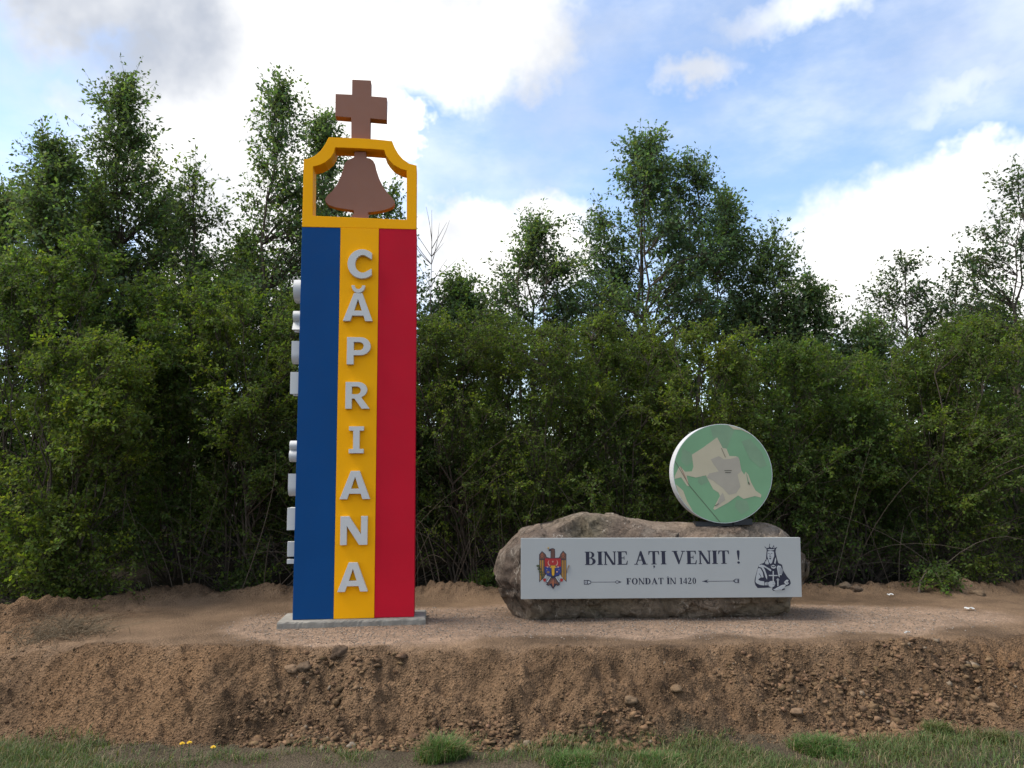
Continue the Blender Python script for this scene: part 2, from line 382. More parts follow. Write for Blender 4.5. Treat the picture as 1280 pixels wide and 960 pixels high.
rs = np.random.RandomState(11)
def scatter_clods():
    n = 34000
    x = rs.uniform(-6.3, 6.3, n); t = rs.beta(1.6, 1.1, n); yf = front_edge(x); y = yf + 0.08 - t * 0.98
    dens = fbm(np.stack([x * 1.1, y * 1.5, x * 0 + 2], 1), 3)
    keep = rs.rand(n) < np.clip(0.40 + 1.5 * dens, 0.05, 1); x, y = x[keep], y[keep]; dens = dens[keep]
    n2 = 2600; xl = rs.uniform(-6.6, -4.3, n2); yl = rs.uniform(6.6, 9.6, n2)
    n3 = 1500; xb = rs.uniform(-5, 6.5, n3); yb_ = back_edge(xb) + rs.normal(0, 0.14, n3)
    x = np.concatenate([x, xl, xb]); y = np.concatenate([y, yl, yb_]); dens = np.concatenate([dens, np.zeros(n2) - 0.1, np.zeros(n3) - .15])
    s = 0.004 + (0.010 + .016 * sstep(-.05, .2, dens)) * rs.rand(len(x)) ** 3.0 + np.clip(dens, 0, .5) * 0.05 * rs.rand(len(x)) ** 6
    z = ground_z(x, y) + s * 0.05
    c = np.array([.205, .130, .075])[None] * (0.5 + 0.8 * rs.rand(len(x), 1)) * (1 + 0.025 * rs.randn(len(x), 3))
    pale = rs.rand(len(x)) < 0.012; c[pale] = np.array([.27, .21, .15]) * (0.8 + 0.4 * rs.rand(pale.sum(), 1))
    o = link("soil_clods", lumps("soil_clods", ICO, np.stack([x, y, z], 1), s, np.clip(c, .02, 1), rs, 0.7, .75)); tag(o, 'loose brown clods of dug earth along the bank', 'soil', kind='stuff')
    n = 42000; x = rs.uniform(-6.5, 6.4, n); y = front_edge(x) + .12 - rs.rand(n) ** .8 * 1.0; s = 0.003 + 0.006 * rs.rand(n) ** 2
    c = np.array([.215, .137, .078])[None] * (0.5 + 0.9 * rs.rand(n, 1))
    o = link("soil_crumbs", lumps("soil_crumbs", OCT, np.stack([x, y, ground_z(x, y) + s * .2], 1), s, np.clip(c, .02, 1), rs, 0.8, .6)); tag(o, 'fine crumbs of earth on the face of the bank', 'soil', kind='stuff')
    # gravel strewn around tower and boulder
    n = 26000; x = rs.uniform(-3.3, 5.2, n); y = rs.uniform(7.05, 9.4, n)
    m1 = 1 - np.hypot((x + 1.45) / 1.6, (y - 8.15) / 1.1); m2 = 1 - np.hypot((x - 1.6) / 3.5, (y - 8.3) / 1.05)
    keep = rs.rand(n) < np.clip(0.12 + 2.2 * np.maximum(m1, m2), 0.0, 1); x, y = x[keep], y[keep]
    s = 0.004 + 0.007 * rs.rand(len(x)) ** 2; z = ground_z(x, y) + s * 0.3
    k = rs.rand(len(x), 1); c = np.array([.30, .225, .165]) * (1 - k) + np.array([.36, .31, .26]) * k; c = c * (0.6 + 0.75 * rs.rand(len(x), 1))
    o = link("gravel", lumps("gravel", OCT, np.stack([x, y, z], 1), s, c, rs, 0.7)); tag(o, 'fine pinkish gravel strewn around the tower and the boulder', 'gravel', kind='stuff')
scatter_clods()

def clod_thing(name, u, v, z0, size, col, label, cat, seed, flat=0.7):
    p = on_z(u, v, z0); z = float(ground_z([p.x], [p.y])[0]); r = np.random.RandomState(seed)
    bv, bf = ICO3; V = bv * (1 + 0.6 * fbm(bv * 1.6 + seed, 3))[:, None] * (1 + 0.28 * fbm(bv * 4 + seed, 3))[:, None]
    V = V * np.array([1.15, 0.9, flat]) * size
    cols = np.array(col)[None] * (1 + 0.5 * fbm(bv * 3 + seed, 3))[:, None]
    o = link(name, np_mesh(name, V, bf, [M_clod], np.clip(cols, .01, 1))); o.location = (p.x, p.y, z + size * flat * 0.3); o.rotation_euler = (0, 0, seed)
    tag(o, label, cat); return o
clod_thing('earth_lump', 424, 824, -.06, .075, (.135, .092, .062), 'big dark grey brown lump of earth at the lip of the bank below the tower', 'earth lump', 1, .8)
clod_thing('earth_lump', 380, 848, -.2, .06, (.15, .105, .07), 'dark lump of earth halfway down the bank under the left tower edge', 'earth lump', 2)
clod_thing('stone', 364, 864, -.3, .055, (.24, .16, .10), 'flat tan stone in the bank, below and left of the dark earth lumps', 'stone', 3, .6)
clod_thing('stone', 440, 929, -.48, .035, (.27, .22, .17), 'small pale stone at the foot of the bank among the grass', 'stone', 4)
clod_thing('stone', 1241, 877, -.35, .045, (.26, .17, .10), 'orange tan stone low on the bank at the right end', 'stone', 5, .6)
clod_thing('stone', 996, 901, -.45, .045, (.24, .16, .10), 'brown stone at the foot of the bank below the right end of the boulder', 'stone', 6)
clod_thing('stone', 790, 905, -.45, .05, (.21, .145, .09), 'rounded stone at the foot of the bank below the middle of the boulder', 'stone', 7)
clod_thing('stone', 846, 896, -.42, .05, (.20, .135, .08), 'rounded brown stone on the bank below the exclamation mark of the board', 'stone', 8)
clod_thing('stone', 1057, 741, 0, .075, (.16, .12, .085), 'left one of two brown stones on the back edge of the dirt pad', 'stone', 9, .6)
clod_thing('stone', 1070, 742, 0, .07, (.16, .115, .08), 'right one of two brown stones on the back edge of the dirt pad', 'stone', 10, .6)
clod_thing('stone', 1222, 744, 0, .07, (.20, .14, .09), 'brown stone on the back edge of the dirt pad at the far right', 'stone', 12, .6)
# scraps of litter on the pad
M_scrap = mat("white_plastic_scrap", (.5, .5, .48), 0.5, var=.06, vscale=30)
for k, (u, v, s, lab) in enumerate([(1113, 747, .035, 'crumpled white scrap lying on the dirt near the back edge'), (1212, 764, .045, 'thin white scrap lying on the dirt at the far right'), (1134, 793, .025, 'white scrap lying on the front lip of the pad')]):
    p = on_z(u, v, 0); r = np.random.RandomState(40 + k); gr = Geo(); n = 5; z0 = float(ground_z([p.x], [p.y])[0])
    vs = [(s * (i / (n - 1) - .5) * 2, s * 0.5 * (j / (n - 1) - .5) * 2, z0 + 0.02 + r.rand() * 0.022) for j in range(n) for i in range(n)]
    fs = [(j * n + i, j * n + i + 1, (j + 1) * n + i + 1, (j + 1) * n + i) for j in range(n - 1) for i in range(n - 1)]
    gr.add(vs, fs); o = gr.build('plastic_scrap', [M_scrap]); o.location = (p.x, p.y, 0); o.rotation_euler = (0, 0, r.rand() - .5)
    so = o.modifiers.new('thickness', 'SOLIDIFY'); so.thickness = 0.002; tag(o, lab, 'litter')

# ------------------------------------------------------------------ grass
def blades(pos, h, w, lean, rs, cols):
    n = len(pos); ang = rs.rand(n) * 6.283; d = np.stack([np.cos(ang), np.sin(ang), 0 * ang], 1); sd_ = np.stack([-np.sin(ang), np.cos(ang), 0 * ang], 1)
    up = np.array([0, 0, 1.0]); h = h[:, None]; w = w[:, None]; lean = lean[:, None]
    p0 = pos; p1 = pos + up * h * 0.55 + d * lean * h * 0.25; p2 = pos + up * h * (1 - 0.25 * lean) + d * lean * h * 0.8
    V = np.stack([p0 - sd_ * w, p0 + sd_ * w, p1 + sd_ * w * .8, p1 - sd_ * w * .8, p2 + sd_ * w * .12, p2 - sd_ * w * .12], 1)
    b = (np.arange(n) * 6)[:, None, None]; Fa = np.array([[0, 1, 2, 3], [3, 2, 4, 5]])[None] + b
    return V.reshape(-1, 3), Fa.reshape(-1, 4), np.repeat(cols, 6, axis=0)
rg = np.random.RandomState(5)
def grass_cols(n, base=(.088, .130, .042)):
    c = np.array(base)[None] * (0.7 + 0.7 * rg.rand(n, 1)); dry = rg.rand(n) < 0.22; c[dry] = np.array([.27, .22, .12]) * (0.7 + 0.5 * rg.rand(dry.sum(), 1)); return c
def make_grass():
    n = 95000; x = rg.uniform(-4.6, 4.8, n); y = rg.uniform(5.0, 6.45, n)
    den = fbm(np.stack([x * 1.4, y * 2.2, x * 0 + 1], 1), 3)
    edge = 6.08 - 0.10 * sstep(0.0, 2.0, x) + 0.55 * den; right = sstep(1.6, 3.2, x)
    keep = (rg.rand(n) < np.clip(.32 - 0.34 * right + (2.8 + .2 * right) * den, 0.02, 1)) & (y < edge) & (rg.rand(n) < 0.25 + sstep(6.25, 5.9, y))
    for cx, cy, r in ((-2.6, 6.0, .5), (-.4, 5.85, .22), (.95, 5.9, .18), (3.9, 5.5, 1.1)): keep &= ~((np.hypot((x - cx), (y - cy) * 2) < r) & (rg.rand(n) < 0.55))
    x, y = x[keep], y[keep]; n = len(x); z = ground_z(x, y) - 0.004
    h = (0.025 + 0.05 * rg.rand(n)) * (0.7 + 1.0 * np.clip(den[keep] + .2, 0, 1)); 
    V, Fa, c = blades(np.stack([x, y, z], 1), h, 0.0014 + 0.0014 * rg.rand(n), 0.3 + 1.1 * rg.rand(n), rg, grass_cols(n))
    tag(link("grass", np_mesh("grass", V, Fa, [M_grass], c)), 'green roadside grass mixed with dry blades along the foot of the bank', 'grass', kind='stuff')
make_grass()
def tuft(u, v, r, h, n, label, base=(.080, .150, .038)):
    p = on_z(u, v, -.5); a = rg.rand(n) * 6.283; q = r * np.sqrt(rg.rand(n)) * (.75 + .45 * np.sin(a * 2 + u) * rg.rand(n))
    x = p.x + q * np.cos(a); y = p.y + q * np.sin(a) * .8; z = ground_z(x, y) - .005
    hs = h * (1.25 - .85 * (q / r) ** 1.5) * (.35 + .65 * rg.rand(n))
    V, Fa, c = blades(np.stack([x, y, z], 1) - np.array([p.x, p.y, 0]), hs, 0.0016 + 0.0014 * rg.rand(n), 0.3 + 1.2 * rg.rand(n), rg, grass_cols(n, base))
    o = link('grass_tuft', np_mesh('grass_tuft', V, Fa, [M_grass], c)); o.location = (p.x, p.y, 0); tag(o, label, 'grass tuft')
tuft(553, 948, .22, .19, 1500, 'tall bright green grass tuft at the foot of the bank, below the tower right edge')
tuft(715, 954, .26, .11, 1200, 'green grass tuft at the bottom edge below the left end of the boulder')
tuft(822, 954, .26, .12, 1200, 'green grass tuft at the bottom edge below the exclamation mark')
tuft(1028, 938, .30, .13, 2600, 'wide dark green grass tuft right of the middle, below the right end of the boulder')
tuft(1172, 915, .14, .11, 700, 'small sparse grass tuft at the foot of the bank at the far right', (.10, .13, .04))
tuft(1245, 925, .12, .10, 500, 'small dry grass tuft in the bottom right corner', (.12, .13, .05))
# dandelions
for (u, v, lab) in [(227, 938, 'left yellow dandelion in the grass at the bottom left'), (236, 936, 'right yellow dandelion in the grass at the bottom left'), (266, 941, 'yellow dandelion standing apart from the other two in the grass')]:
    p = on_z(u, v + 8, -.5); z = float(ground_z([p.x], [p.y])[0]); t = empty('dandelion', (p.x, p.y, z), 0, lab, 'flower')
    G = Geo()
    for k in range(5):
        a0, a1 = k * 72, k * 72 + 72
        ca, sa, cb, sb = math.cos(RAD(a0)) * .003, math.sin(RAD(a0)) * .003, math.cos(RAD(a1)) * .003, math.sin(RAD(a1)) * .003
        G.add([(ca, sa, 0), (cb, sb, 0), (cb, sb, .085), (ca, sa, .085)], [(0, 1, 2, 3)])
    G.build('stem', [M_stem], t); G = Geo()
    for ring, (r, zz, nn) in enumerate(((.018, .086, 12), (.013, .092, 10), (.007, .096, 7))):
        for k in range(nn):
            a = 6.283 * (k + ring * .5) / nn; c, s_ = math.cos(a), math.sin(a)
            G.add([(0, 0, zz - .004), (c * r - s_ * .003, s_ * r + c * .003, zz), (c * r * 1.1, s_ * r * 1.1, zz + .002), (c * r + s_ * .003, s_ * r - c * .003, zz)], [(0, 3, 2, 1)])
    G.build('flower_head', [M_petal], t)

# ------------------------------------------------------------------ lettering outlines (unit cap height)
SANS = {}
def S(ch, w, pieces): SANS[ch] = (w, pieces)
S('A', 1.04, [([(0, 0), (.37, 1), (.67, 1), (1.04, 0), (.78, 0), (.72, .19), (.32, .19), (.26, 0)], [[(.385, .37), (.655, .37), (.52, .79)]])])
S('I', .56, [([(0, 0), (.56, 0), (.56, .16), (.40, .16), (.40, .84), (.56, .84), (.56, 1), (0, 1), (0, .84), (.16, .84), (.16, .16), (0, .16)], [])])
S('N', .92, [([(0, 0), (.22, 0), (.22, .66), (.64, 0), (.92, 0), (.92, 1), (.70, 1), (.70, .36), (.29, 1), (0, 1)], [])])
S('P', .84, [([(0, 0), (.24, 0), (.24, .34), (.46, .34)] + arc(.48, .67, .36, .33, -90, 90) + [(0, 1)], [[(.24, .52), (.24, .82)] + arc(.44, .67, .155, .15, 90, -90, 10)])])
S('R', .92, [([(0, 0), (.24, 0), (.24, .38), (.34, .38), (.62, 0), (.92, 0), (.60, .42)] + arc(.47, .71, .35, .29, -58, 90) + [(0, 1)], [[(.24, .54), (.24, .83)] + arc(.42, .685, .16, .145, 90, -90, 10)])])
S('C', .86, [(arc(.52, .5, .52, .52, 48, 312, 26) + [(.86, .33)] + arc(.54, .5, .27, .315, 305, 55, 20) + [(.86, .67)], [])])
S('D', .9, [([(0, 0), (.38, 0)] + arc(.38, .5, .50, .5, -90, 90, 20) + [(0, 1)], [[(.24, .18), (.24, .82)] + arc(.36, .5, .27, .32, 90, -90, 14)])])
S('U', .88, [([(0, 1), (0, .38)] + arc(.44, .38, .44, .40, 180, 360, 18) + [(.88, 1), (.64, 1), (.64, .38)] + arc(.44, .38, .20, .20, 360, 180, 12) + [(.24, 1)], [])])
S('M', 1.06, [([(0, 0), (.22, 0), (.22, .62), (.44, .16), (.62, .16), (.84, .62), (.84, 0), (1.06, 0), (1.06, 1), (.78, 1), (.53, .46), (.28, 1), (0, 1)], [])])
S('B', .86, [([(0, 0), (.46, 0)] + arc(.52, .28, .34, .28, -90, 70, 12) + arc(.48, .76, .32, .24, -50, 90, 12) + [(0, 1)], [[(.24, .17), (.24, .43)] + arc(.46, .30, .13, .13, 90, -90, 8), [(.24, .60), (.24, .84)] + arc(.43, .72, .12, .12, 90, -90, 8)])])
S('!', .24, [([(.03, .32), (.21, .32), (.24, 1), (0, 1)], []), (rect(0, 0, .24, .2), [])])

T_, t_, sf, o_ = .235, .085, .058, .07
SER = {}
def stem(x, w=T_, y0=0, y1=1, a=True, b=True):
    r = [rect(x, y0, x + w, y1)]
    if a: r.append(rect(x - o_, y0, x + w + o_, y0 + sf))
    if b: r.append(rect(x - o_, y1 - sf, x + w + o_, y1))
    return r
def half(cx, cy, rx, ry, ix, iy, x0): return [(x0, cy - ry)] + arc(cx, cy, rx, ry, -90, 90, 12) + [(x0, cy + ry), (x0, cy + iy)] + arc(cx, cy, ix, iy, 90, -90, 12) + [(x0, cy - iy)]
SER['B'] = (.76, stem(.08) + [half(.36, .755, .30, .245, .12, .195, .2), half(.38, .27, .36, .27, .15, .215, .2)])
SER['I'] = (.36, stem(.085)); SER['1'] = (.5, [rect(.2, 0, .37, .98), rect(.08, 0, .48, sf), [(.2, .98), (.06, .86), (.06, .82), (.2, .87)]])
SER['N'] = (.86, stem(.10, t_) + stem(.72, t_, b=True, a=False) + [[(.0, 1), (.22, 1), (.785, .0), (.72, 0), (.60, .0), (.10, .90)]])
SER['E'] = (.74, stem(.08) + [rect(.2, 0, .68, sf * 1.1), rect(.2, 1 - sf * 1.1, .66, 1), rect(.2, .48, .5, .54), [(.68, 0), (.72, .3), (.68, .3), (.6, .05)], [(.66, 1), (.68, .74), (.64, .74), (.56, .95)], rect(.46, .38, .50, .64)])
SER['F'] = (.68, stem(.08) + [rect(.2, 1 - sf * 1.1, .62, 1), rect(.2, .48, .5, .54), [(.62, 1), (.65, .72), (.61, .72), (.52, .95)], rect(.46, .38, .50, .64)])
def serA(): return [[(.08, 0), (.14, 0), (.42, .80), (.40, .95), (.38, 1.0)], [(.38, 1.0), (.42, 1.02), (.48, 1.0), (.80, 0), (.58, 0), (.33, .86)], rect(.2, .30, .62, .36), rect(-.02, 0, .24, sf), rect(.48, 0, .88, sf)]
SER['A'] = (.86, serA())
SER['V'] = (.86, [[(.06, 1), (.28, 1), (.50, .22), (.44, 0), (.40, 0)], [(.72, 1), (.78, 1), (.46, 0), (.42, .05), (.46, .2)], rect(-.02, 1 - sf, .36, 1), rect(.60, 1 - sf, .88, 1)])
SER['T'] = (.76, [rect(.285, 0, .475, 1), rect(.2, 0, .56, sf), rect(.03, 1 - sf * 1.1, .73, 1), [(.03, 1), (.01, .72), (.05, .72), (.13, .95)], [(.73, 1), (.75, .72), (.71, .72), (.63, .95)]])
SER['Ț'] = (.76, SER['T'][1] + [arc(.38, -.13, .06, .06, 0, 360, 10)[:-1], [(.44, -.13), (.42, -.22), (.33, -.30), (.32, -.27), (.37, -.2)]])
SER['O'] = (.86, [('ring', arc(.43, .5, .41, .52, 0, 360, 26)[:-1], arc(.43, .5, .20, .46, 0, 360, 22)[:-1])])
SER['0'] = (.56, [('ring', arc(.28, .49, .25, .50, 0, 360, 22)[:-1], arc(.28, .49, .09, .45, 0, 360, 18)[:-1])])
SER['D'] = (.84, stem(.08) + [half(.36, .5, .42, .5, .21, .445, .2)])
SER['Î'] = (.36, SER['I'][1] + [[(.0, 1.06), (.18, 1.24), (.36, 1.06), (.30, 1.06), (.18, 1.14), (.06, 1.06)]])
SER['4'] = (.56, [rect(.32, 0, .47, .98), rect(.0, .22, .56, .33), [(.0, .33), (.36, .98), (.40, .98), (.06, .33)]])
SER['2'] = (.56, [stroke([(.05, .74), (.10, .90), (.24, .96), (.38, .88), (.42, .72), (.34, .50), (.18, .26), (.04, .08)], [.06, .10, .1, .14, .17, .14, .08, .06]), rect(.03, 0, .48, .14), [(.48, 0), (.54, .24), (.50, .24), (.42, .1)]])
SER['!'] = (.34, [[(.14, .28), (.20, .28), (.27, .9), (.24, 1), (.10, 1), (.07, .9)], arc(.17, .09, .09, .09, 0, 360, 14)[:-1]])
SER[' '] = (.30, [])

def serif_text(G, text, mapuv, u0, u1, vbase, vtop, gap=.07, lift=0.0, mi=0, each=None):
    """flat print: text laid between u0 and u1 (board units)"""
    tot = sum(SER[c][0] + gap for c in text) - gap; sx = (u1 - u0) / tot; sz = (vtop - vbase); x = 0
    for c in text:
        w, ps = SER[c]
        if each and ps: G = Geo()
        for k, pl in enumerate(ps):
            holes = []
            if pl[0] == 'ring': holes = [[(u0 + (x + a) * sx, vbase + b * sz) for a, b in pl[2]]]; pl = pl[1]
            G.prism([(u0 + (x + a) * sx, vbase + b * sz) for a, b in pl], holes, mapuv, -lift - 0.0008 - 0.00006 * k, 0.0, mi)
        if each and ps: each(G, c)
        x += w + gap

# ------------------------------------------------------------------ tower
M_blue = mat("blue_paint", (.003, .054, .185), 0.6, spec=.12, var=.06, vscale=2.0, bump=.05, bscale=25)
M_yellow = mat("yellow_paint", (.90, .40, .002), 0.65, spec=.12, var=.04, vscale=2.5, bump=.05, bscale=25)
M_red = mat("red_paint", (.50, .008, .024), 0.6, spec=.12, var=.06, vscale=2.0, bump=.05, bscale=25)
M_brown = mat("brown_paint", (.25, .108, .066), 0.6, var=.05, vscale=3)
M_letter = mat("light_grey_letter_paint", (.54, .54, .52), 0.45, var=.03, vscale=6)
M_conc = mat("concrete", (.225, .21, .18), 0.9, bump=.6, bscale=40, var=.28, vscale=9)
M_white = mat("white_paint", (.55, .56, .57), 0.45, var=.03, vscale=4)
M_steel = mat("dark_steel", (.03, .032, .036), 0.5, metal=.5, var=.1)

A0 = on_z(365, 775, .07); B0 = on_z(518, 771, .07)
TW = (B0 - A0).length; ta = math.atan2(B0.y - A0.y, B0.x - A0.x); TD = 0.32; ZB = 0.07
tower = empty('welcome_tower', (A0.x, A0.y, 0), ta, 'tall blue, yellow and red striped tower with bell frame and brown cross on top', 'monument')
SV = Vector((math.cos(ta), math.sin(ta), 0)); NV = Vector((SV.y, -SV.x, 0))
def tpl(u, v, y=0.0):
    """image point -> (x, z) on the tower's front plane"""
    A = A0 - NV * y; C = Vector((0, 0, EYE)); d = ray(u, v); t = (A - C).dot(NV) / d.dot(NV); Xp = C + d * t
    return ((Xp - A).dot(SV), Xp.z)
ident = lambda x, z, d: (x, d, z)
ZT = 4.175
x1, x2 = 0.413, 0.822
G = Geo(); G.box(.004, x1, 0.0, TD, ZB, ZT); G.build('blue_panel', [M_blue], tower, .004)
G = Geo(); G.box(x1 + .001, x2 - .001, -0.006, TD, ZB, ZT); G.build('yellow_panel', [M_yellow], tower, .003)
G = Geo(); G.box(x2, TW - .004, 0.0, TD, ZB, ZT); G.build('red_panel', [M_red], tower, .004)
# concrete plinth with worn edges
def plinth():
    x0, x1_, y0, y1, z0, z1 = -.135, TW + .115, -.085, TD + .12, -.03, ZB - .002
    n = 60; G = Geo(); r = random.Random(3); ring = []
    for i in range(n): ring.append((x0 + (x1_ - x0) * i / n, y0))
    for i in range(12): ring.append((x1_, y0 + (y1 - y0) * i / 12))
    for i in range(n): ring.append((x1_ - (x1_ - x0) * i / n, y1))
    for i in range(12): ring.append((x0, y1 - (y1 - y0) * i / 12))
    cx, cy = (x0 + x1_) / 2, (y0 + y1) / 2; vs = []; k = len(ring)
    for lev, (zz, ins) in enumerate(((z0, 0), (z1 - .018, 0.0), (z1 - .004, .006), (z1, .016))):
        for (px, py) in ring:
            j = r.uniform(-.003, .003) * (1 if lev < 2 else .6); dx = -ins if px > cx else ins; dy = -ins if py > cy else ins
            vs.append((px + (dx if abs(px - cx) > (x1_ - x0) / 2 - .01 else 0) + j, py + (dy if abs(py - cy) > (y1 - y0) / 2 - .01 else 0) + j, zz + r.uniform(-.003, .003) * (lev < 3)))
    fs = [(l * k + i, l * k + (i + 1) % k, (l + 1) * k + (i + 1) % k, (l + 1) * k + i) for l in range(3) for i in range(k)]
    fs.append(tuple(3 * k + i for i in range(k))); G.add(vs, fs); G.build('plinth', [M_conc], tower)
plinth()
# arch (bell frame)
Z1 = lambda X_, Y_: (340 + X_ / 4.364, 80 + Y_ / 4.364)
def zp(pts, y=0.0): return [tpl(*Z1(*p), y) for p in pts]
outer = zp([(163, 880), (163, 522)]) ; outer = [(.006, ZT + .002), (.006, zp([(163, 520)])[0][1])]
outer += zp([(200, 517), (235, 500), (265, 474), (288, 442), (310, 400), (400, 403), (480, 406), (570, 412), (655, 421), (670, 458), (690, 492), (715, 520), (748, 543)])
outer += [(TW - .006, zp([(790, 554)])[0][1]), (TW - .006, ZT + .002)]
inner = zp([(222, 828), (735, 850), (735, 628), (735, 582), (700, 572), (665, 552), (640, 525), (622, 498), (612, 470), (540, 464), (440, 459), (345, 456), (338, 484), (320, 512), (290, 537), (258, 552), (224, 560)])
G = Geo(); G.prism(outer, [inner], ident, -0.004, 0.225); bell_frame = G.build('bell_frame', [M_yellow], tower, .004)
# bell cut-out
bell = [(449, 478), (513, 478), (513, 510), (535, 515), (552, 527), (563, 548), (570, 580), (585, 625), (605, 668), (630, 702), (655, 728), (668, 745), (670, 762), (662, 776), (640, 788), (600, 800), (560, 806), (524, 810),
        (524, 856), (428, 834), (446, 815), (446, 798), (400, 792), (350, 783), (310, 770), (292, 752), (289, 736), (300, 718), (330, 690), (355, 655), (375, 612), (388, 570), (396, 540), (412, 522), (440, 512), (449, 505)]
G = Geo(); G.prism(zp(bell, .06), [], ident, .06, .145); G.build('bell', [M_brown], tower, .004)
cross = [(432, 418), (432, 292), (345, 285), (346, 162), (436, 166), (437, 84), (540, 89), (539, 175), (627, 182), (625, 305), (536, 297), (534, 420)]
cp = zp(cross, .05); bz = zp([(480, 404)])[0][1]; cp[0] = (cp[0][0], bz + .003); cp[-1] = (cp[-1][0], bz + .003)
G = Geo(); G.prism(cp, [], ident, .05, .165); G.build('cross', [M_brown], tower, .004)
# front letters, each its own part
FL = [('C', 434.8, 464.8, 313, 349.6), ('A', 429.3, 466.2, 367, 403.2), ('P', 434, 463.5, 421.6, 457.3), ('R', 432.2, 462.5, 477.2, 512.4), ('I', 436.5, 455, 532.3, 567.8), ('A', 425.2, 463, 587.7, 625), ('N', 425.8, 459.6, 644, 682), ('A', 422.4, 460.2, 701.7, 740.2)]
for i, (c, ua, ub, va, vb) in enumerate(FL):
    um = (ua + ub) / 2; xa, zb_ = tpl(ua, vb - 1); xb, _ = tpl(ub, vb - 1); _, zt_ = tpl(um, va + 1)
    w, ps = SANS[c]; sx = (xb - xa) / w; sz = zt_ - zb_; G = Geo()
    for pl, hs in ps: G.prism([(xa + a * sx, zb_ + b * sz) for a, b in pl], [[(xa + a * sx, zb_ + b * sz) for a, b in h] for h in hs], ident, -.055, -.0065)
    if i == 1:      # breve over the second letter
        (bx0, bz0), (bx1, bz1) = tpl(440, 367), tpl(457, 357.8); cx = (bx0 + bx1) / 2; r = (bx1 - bx0) / 2
        G.prism(arc(cx, bz1 - .005, r, .082, 180, 360, 14) + arc(cx, bz1 - .005, r * .55, .040, 360, 180, 12), [], ident, -.055, -.0065)
    o = G.build('raised_letter', [M_letter], tower, .002); o['label'] = 'light grey raised letter %s on the yellow stripe' % ('Ă' if i == 1 else c)
# letters on the left side face, seen edge on
for i, (c, va, vb) in enumerate([('D', 345, 372.5), ('R', 385, 410.5), ('U', 425, 452), ('M', 464.5, 492), ('B', 550, 577), ('U', 592, 620), ('N', 635, 663), ('!', 678, 706)]):
    zt_ = tpl(370, va)[1]; zb_ = tpl(370, vb)[1]; w, ps = SANS[c]; sz = zt_ - zb_; sx = min(sz, .26 / w) ; wid = w * sx
    y_right = TD / 2 - wid / 2
    if c == '!': y_right -= .03
    G = Geo(); lm = lambda a, b, d: (d, y_right + (wid - a), b)
    for pl, hs in ps: G.prism([(a * sx, zb_ + b * sz) for a, b in pl], [[(a * sx, zb_ + b * sz) for a, b in h] for h in hs], lm, -.085, .003)
    G.build('side_letter', [M_letter], tower, .002)

# ------------------------------------------------------------------ boulder
def stone_material():
    m = bpy.data.materials.new("boulder_stone"); m.use_nodes = True; B = NB(m.node_tree); bs = m.node_tree.nodes['Principled BSDF']
    bs.inputs['Roughness'].default_value = 0.88; bs.inputs['Specular IOR Level'].default_value = 0.25
    at = B.new('ShaderNodeAttribute', attribute_name='tint').outputs['Color']
    tc = B.new('ShaderNodeTexCoord').outputs['Object']
    n1 = B.mr(B.noise(tc, 3.0, 7, 0.62, 0.6), 0.3, 0.7, 0.34, 0.86, False); n2 = B.mr(B.noise(tc, 22, 6, 0.7), 0.3, 0.7, 0.6, 1.35, False)
    s = B.new('ShaderNodeVectorMath', operation='SCALE'); B.L.new(at, s.inputs[0]); B.L.new(B.m('MULTIPLY', n1, n2), s.inputs['Scale'])
    fleck = B.mr(B.noise(B.vm('MULTIPLY', tc, (1, 1, .6)), 7.5, 8, 0.72, 0.9), 0.57, 0.66)
    c = B.mix(B.m('MULTIPLY', fleck, .75), s.outputs[0], (.36, .31, .25))
    crack = B.mr(B.m('ABSOLUTE', B.m('SUBTRACT', B.noise(B.vm('MULTIPLY', tc, (1, 1, 1.8)), 1.7, 7, 0.6, 0.3), .5)), 0.0, 0.006, 0.62, 1.0)
    vein = B.mr(B.m('ABSOLUTE', B.m('SUBTRACT', B.noise(B.vm('MULTIPLY', tc, (1.6, 1, .8)), 2.3, 5, 0.55, 0.2), .47)), 0.0, 0.010, 1.0, 0.0)
    patch = B.mr(B.noise(tc, 2.0, 3, 0.5), 0.50, 0.60)
    c = B.mix(B.m('MULTIPLY', B.m('MULTIPLY', vein, patch), .8), c, (.42, .37, .30))
    s2 = B.new('ShaderNodeVectorMath', operation='SCALE'); B.L.new(c, s2.inputs[0]); B.L.new(crack, s2.inputs['Scale']); B.L.new(s2.outputs[0], bs.inputs['Base Color'])
    bn = B.new('ShaderNodeBump'); bn.inputs['Strength'].default_value = 1.0; bn.inputs['Distance'].default_value = 0.045
    B.L.new(B.m('ADD', B.noise(tc, 11, 9, 0.72), B.m('MULTIPLY', crack, .6)), bn.inputs['Height']); B.L.new(bn.outputs[0], bs.inputs['Normal'])
    return m
def unit_(v): return v / np.linalg.norm(v)
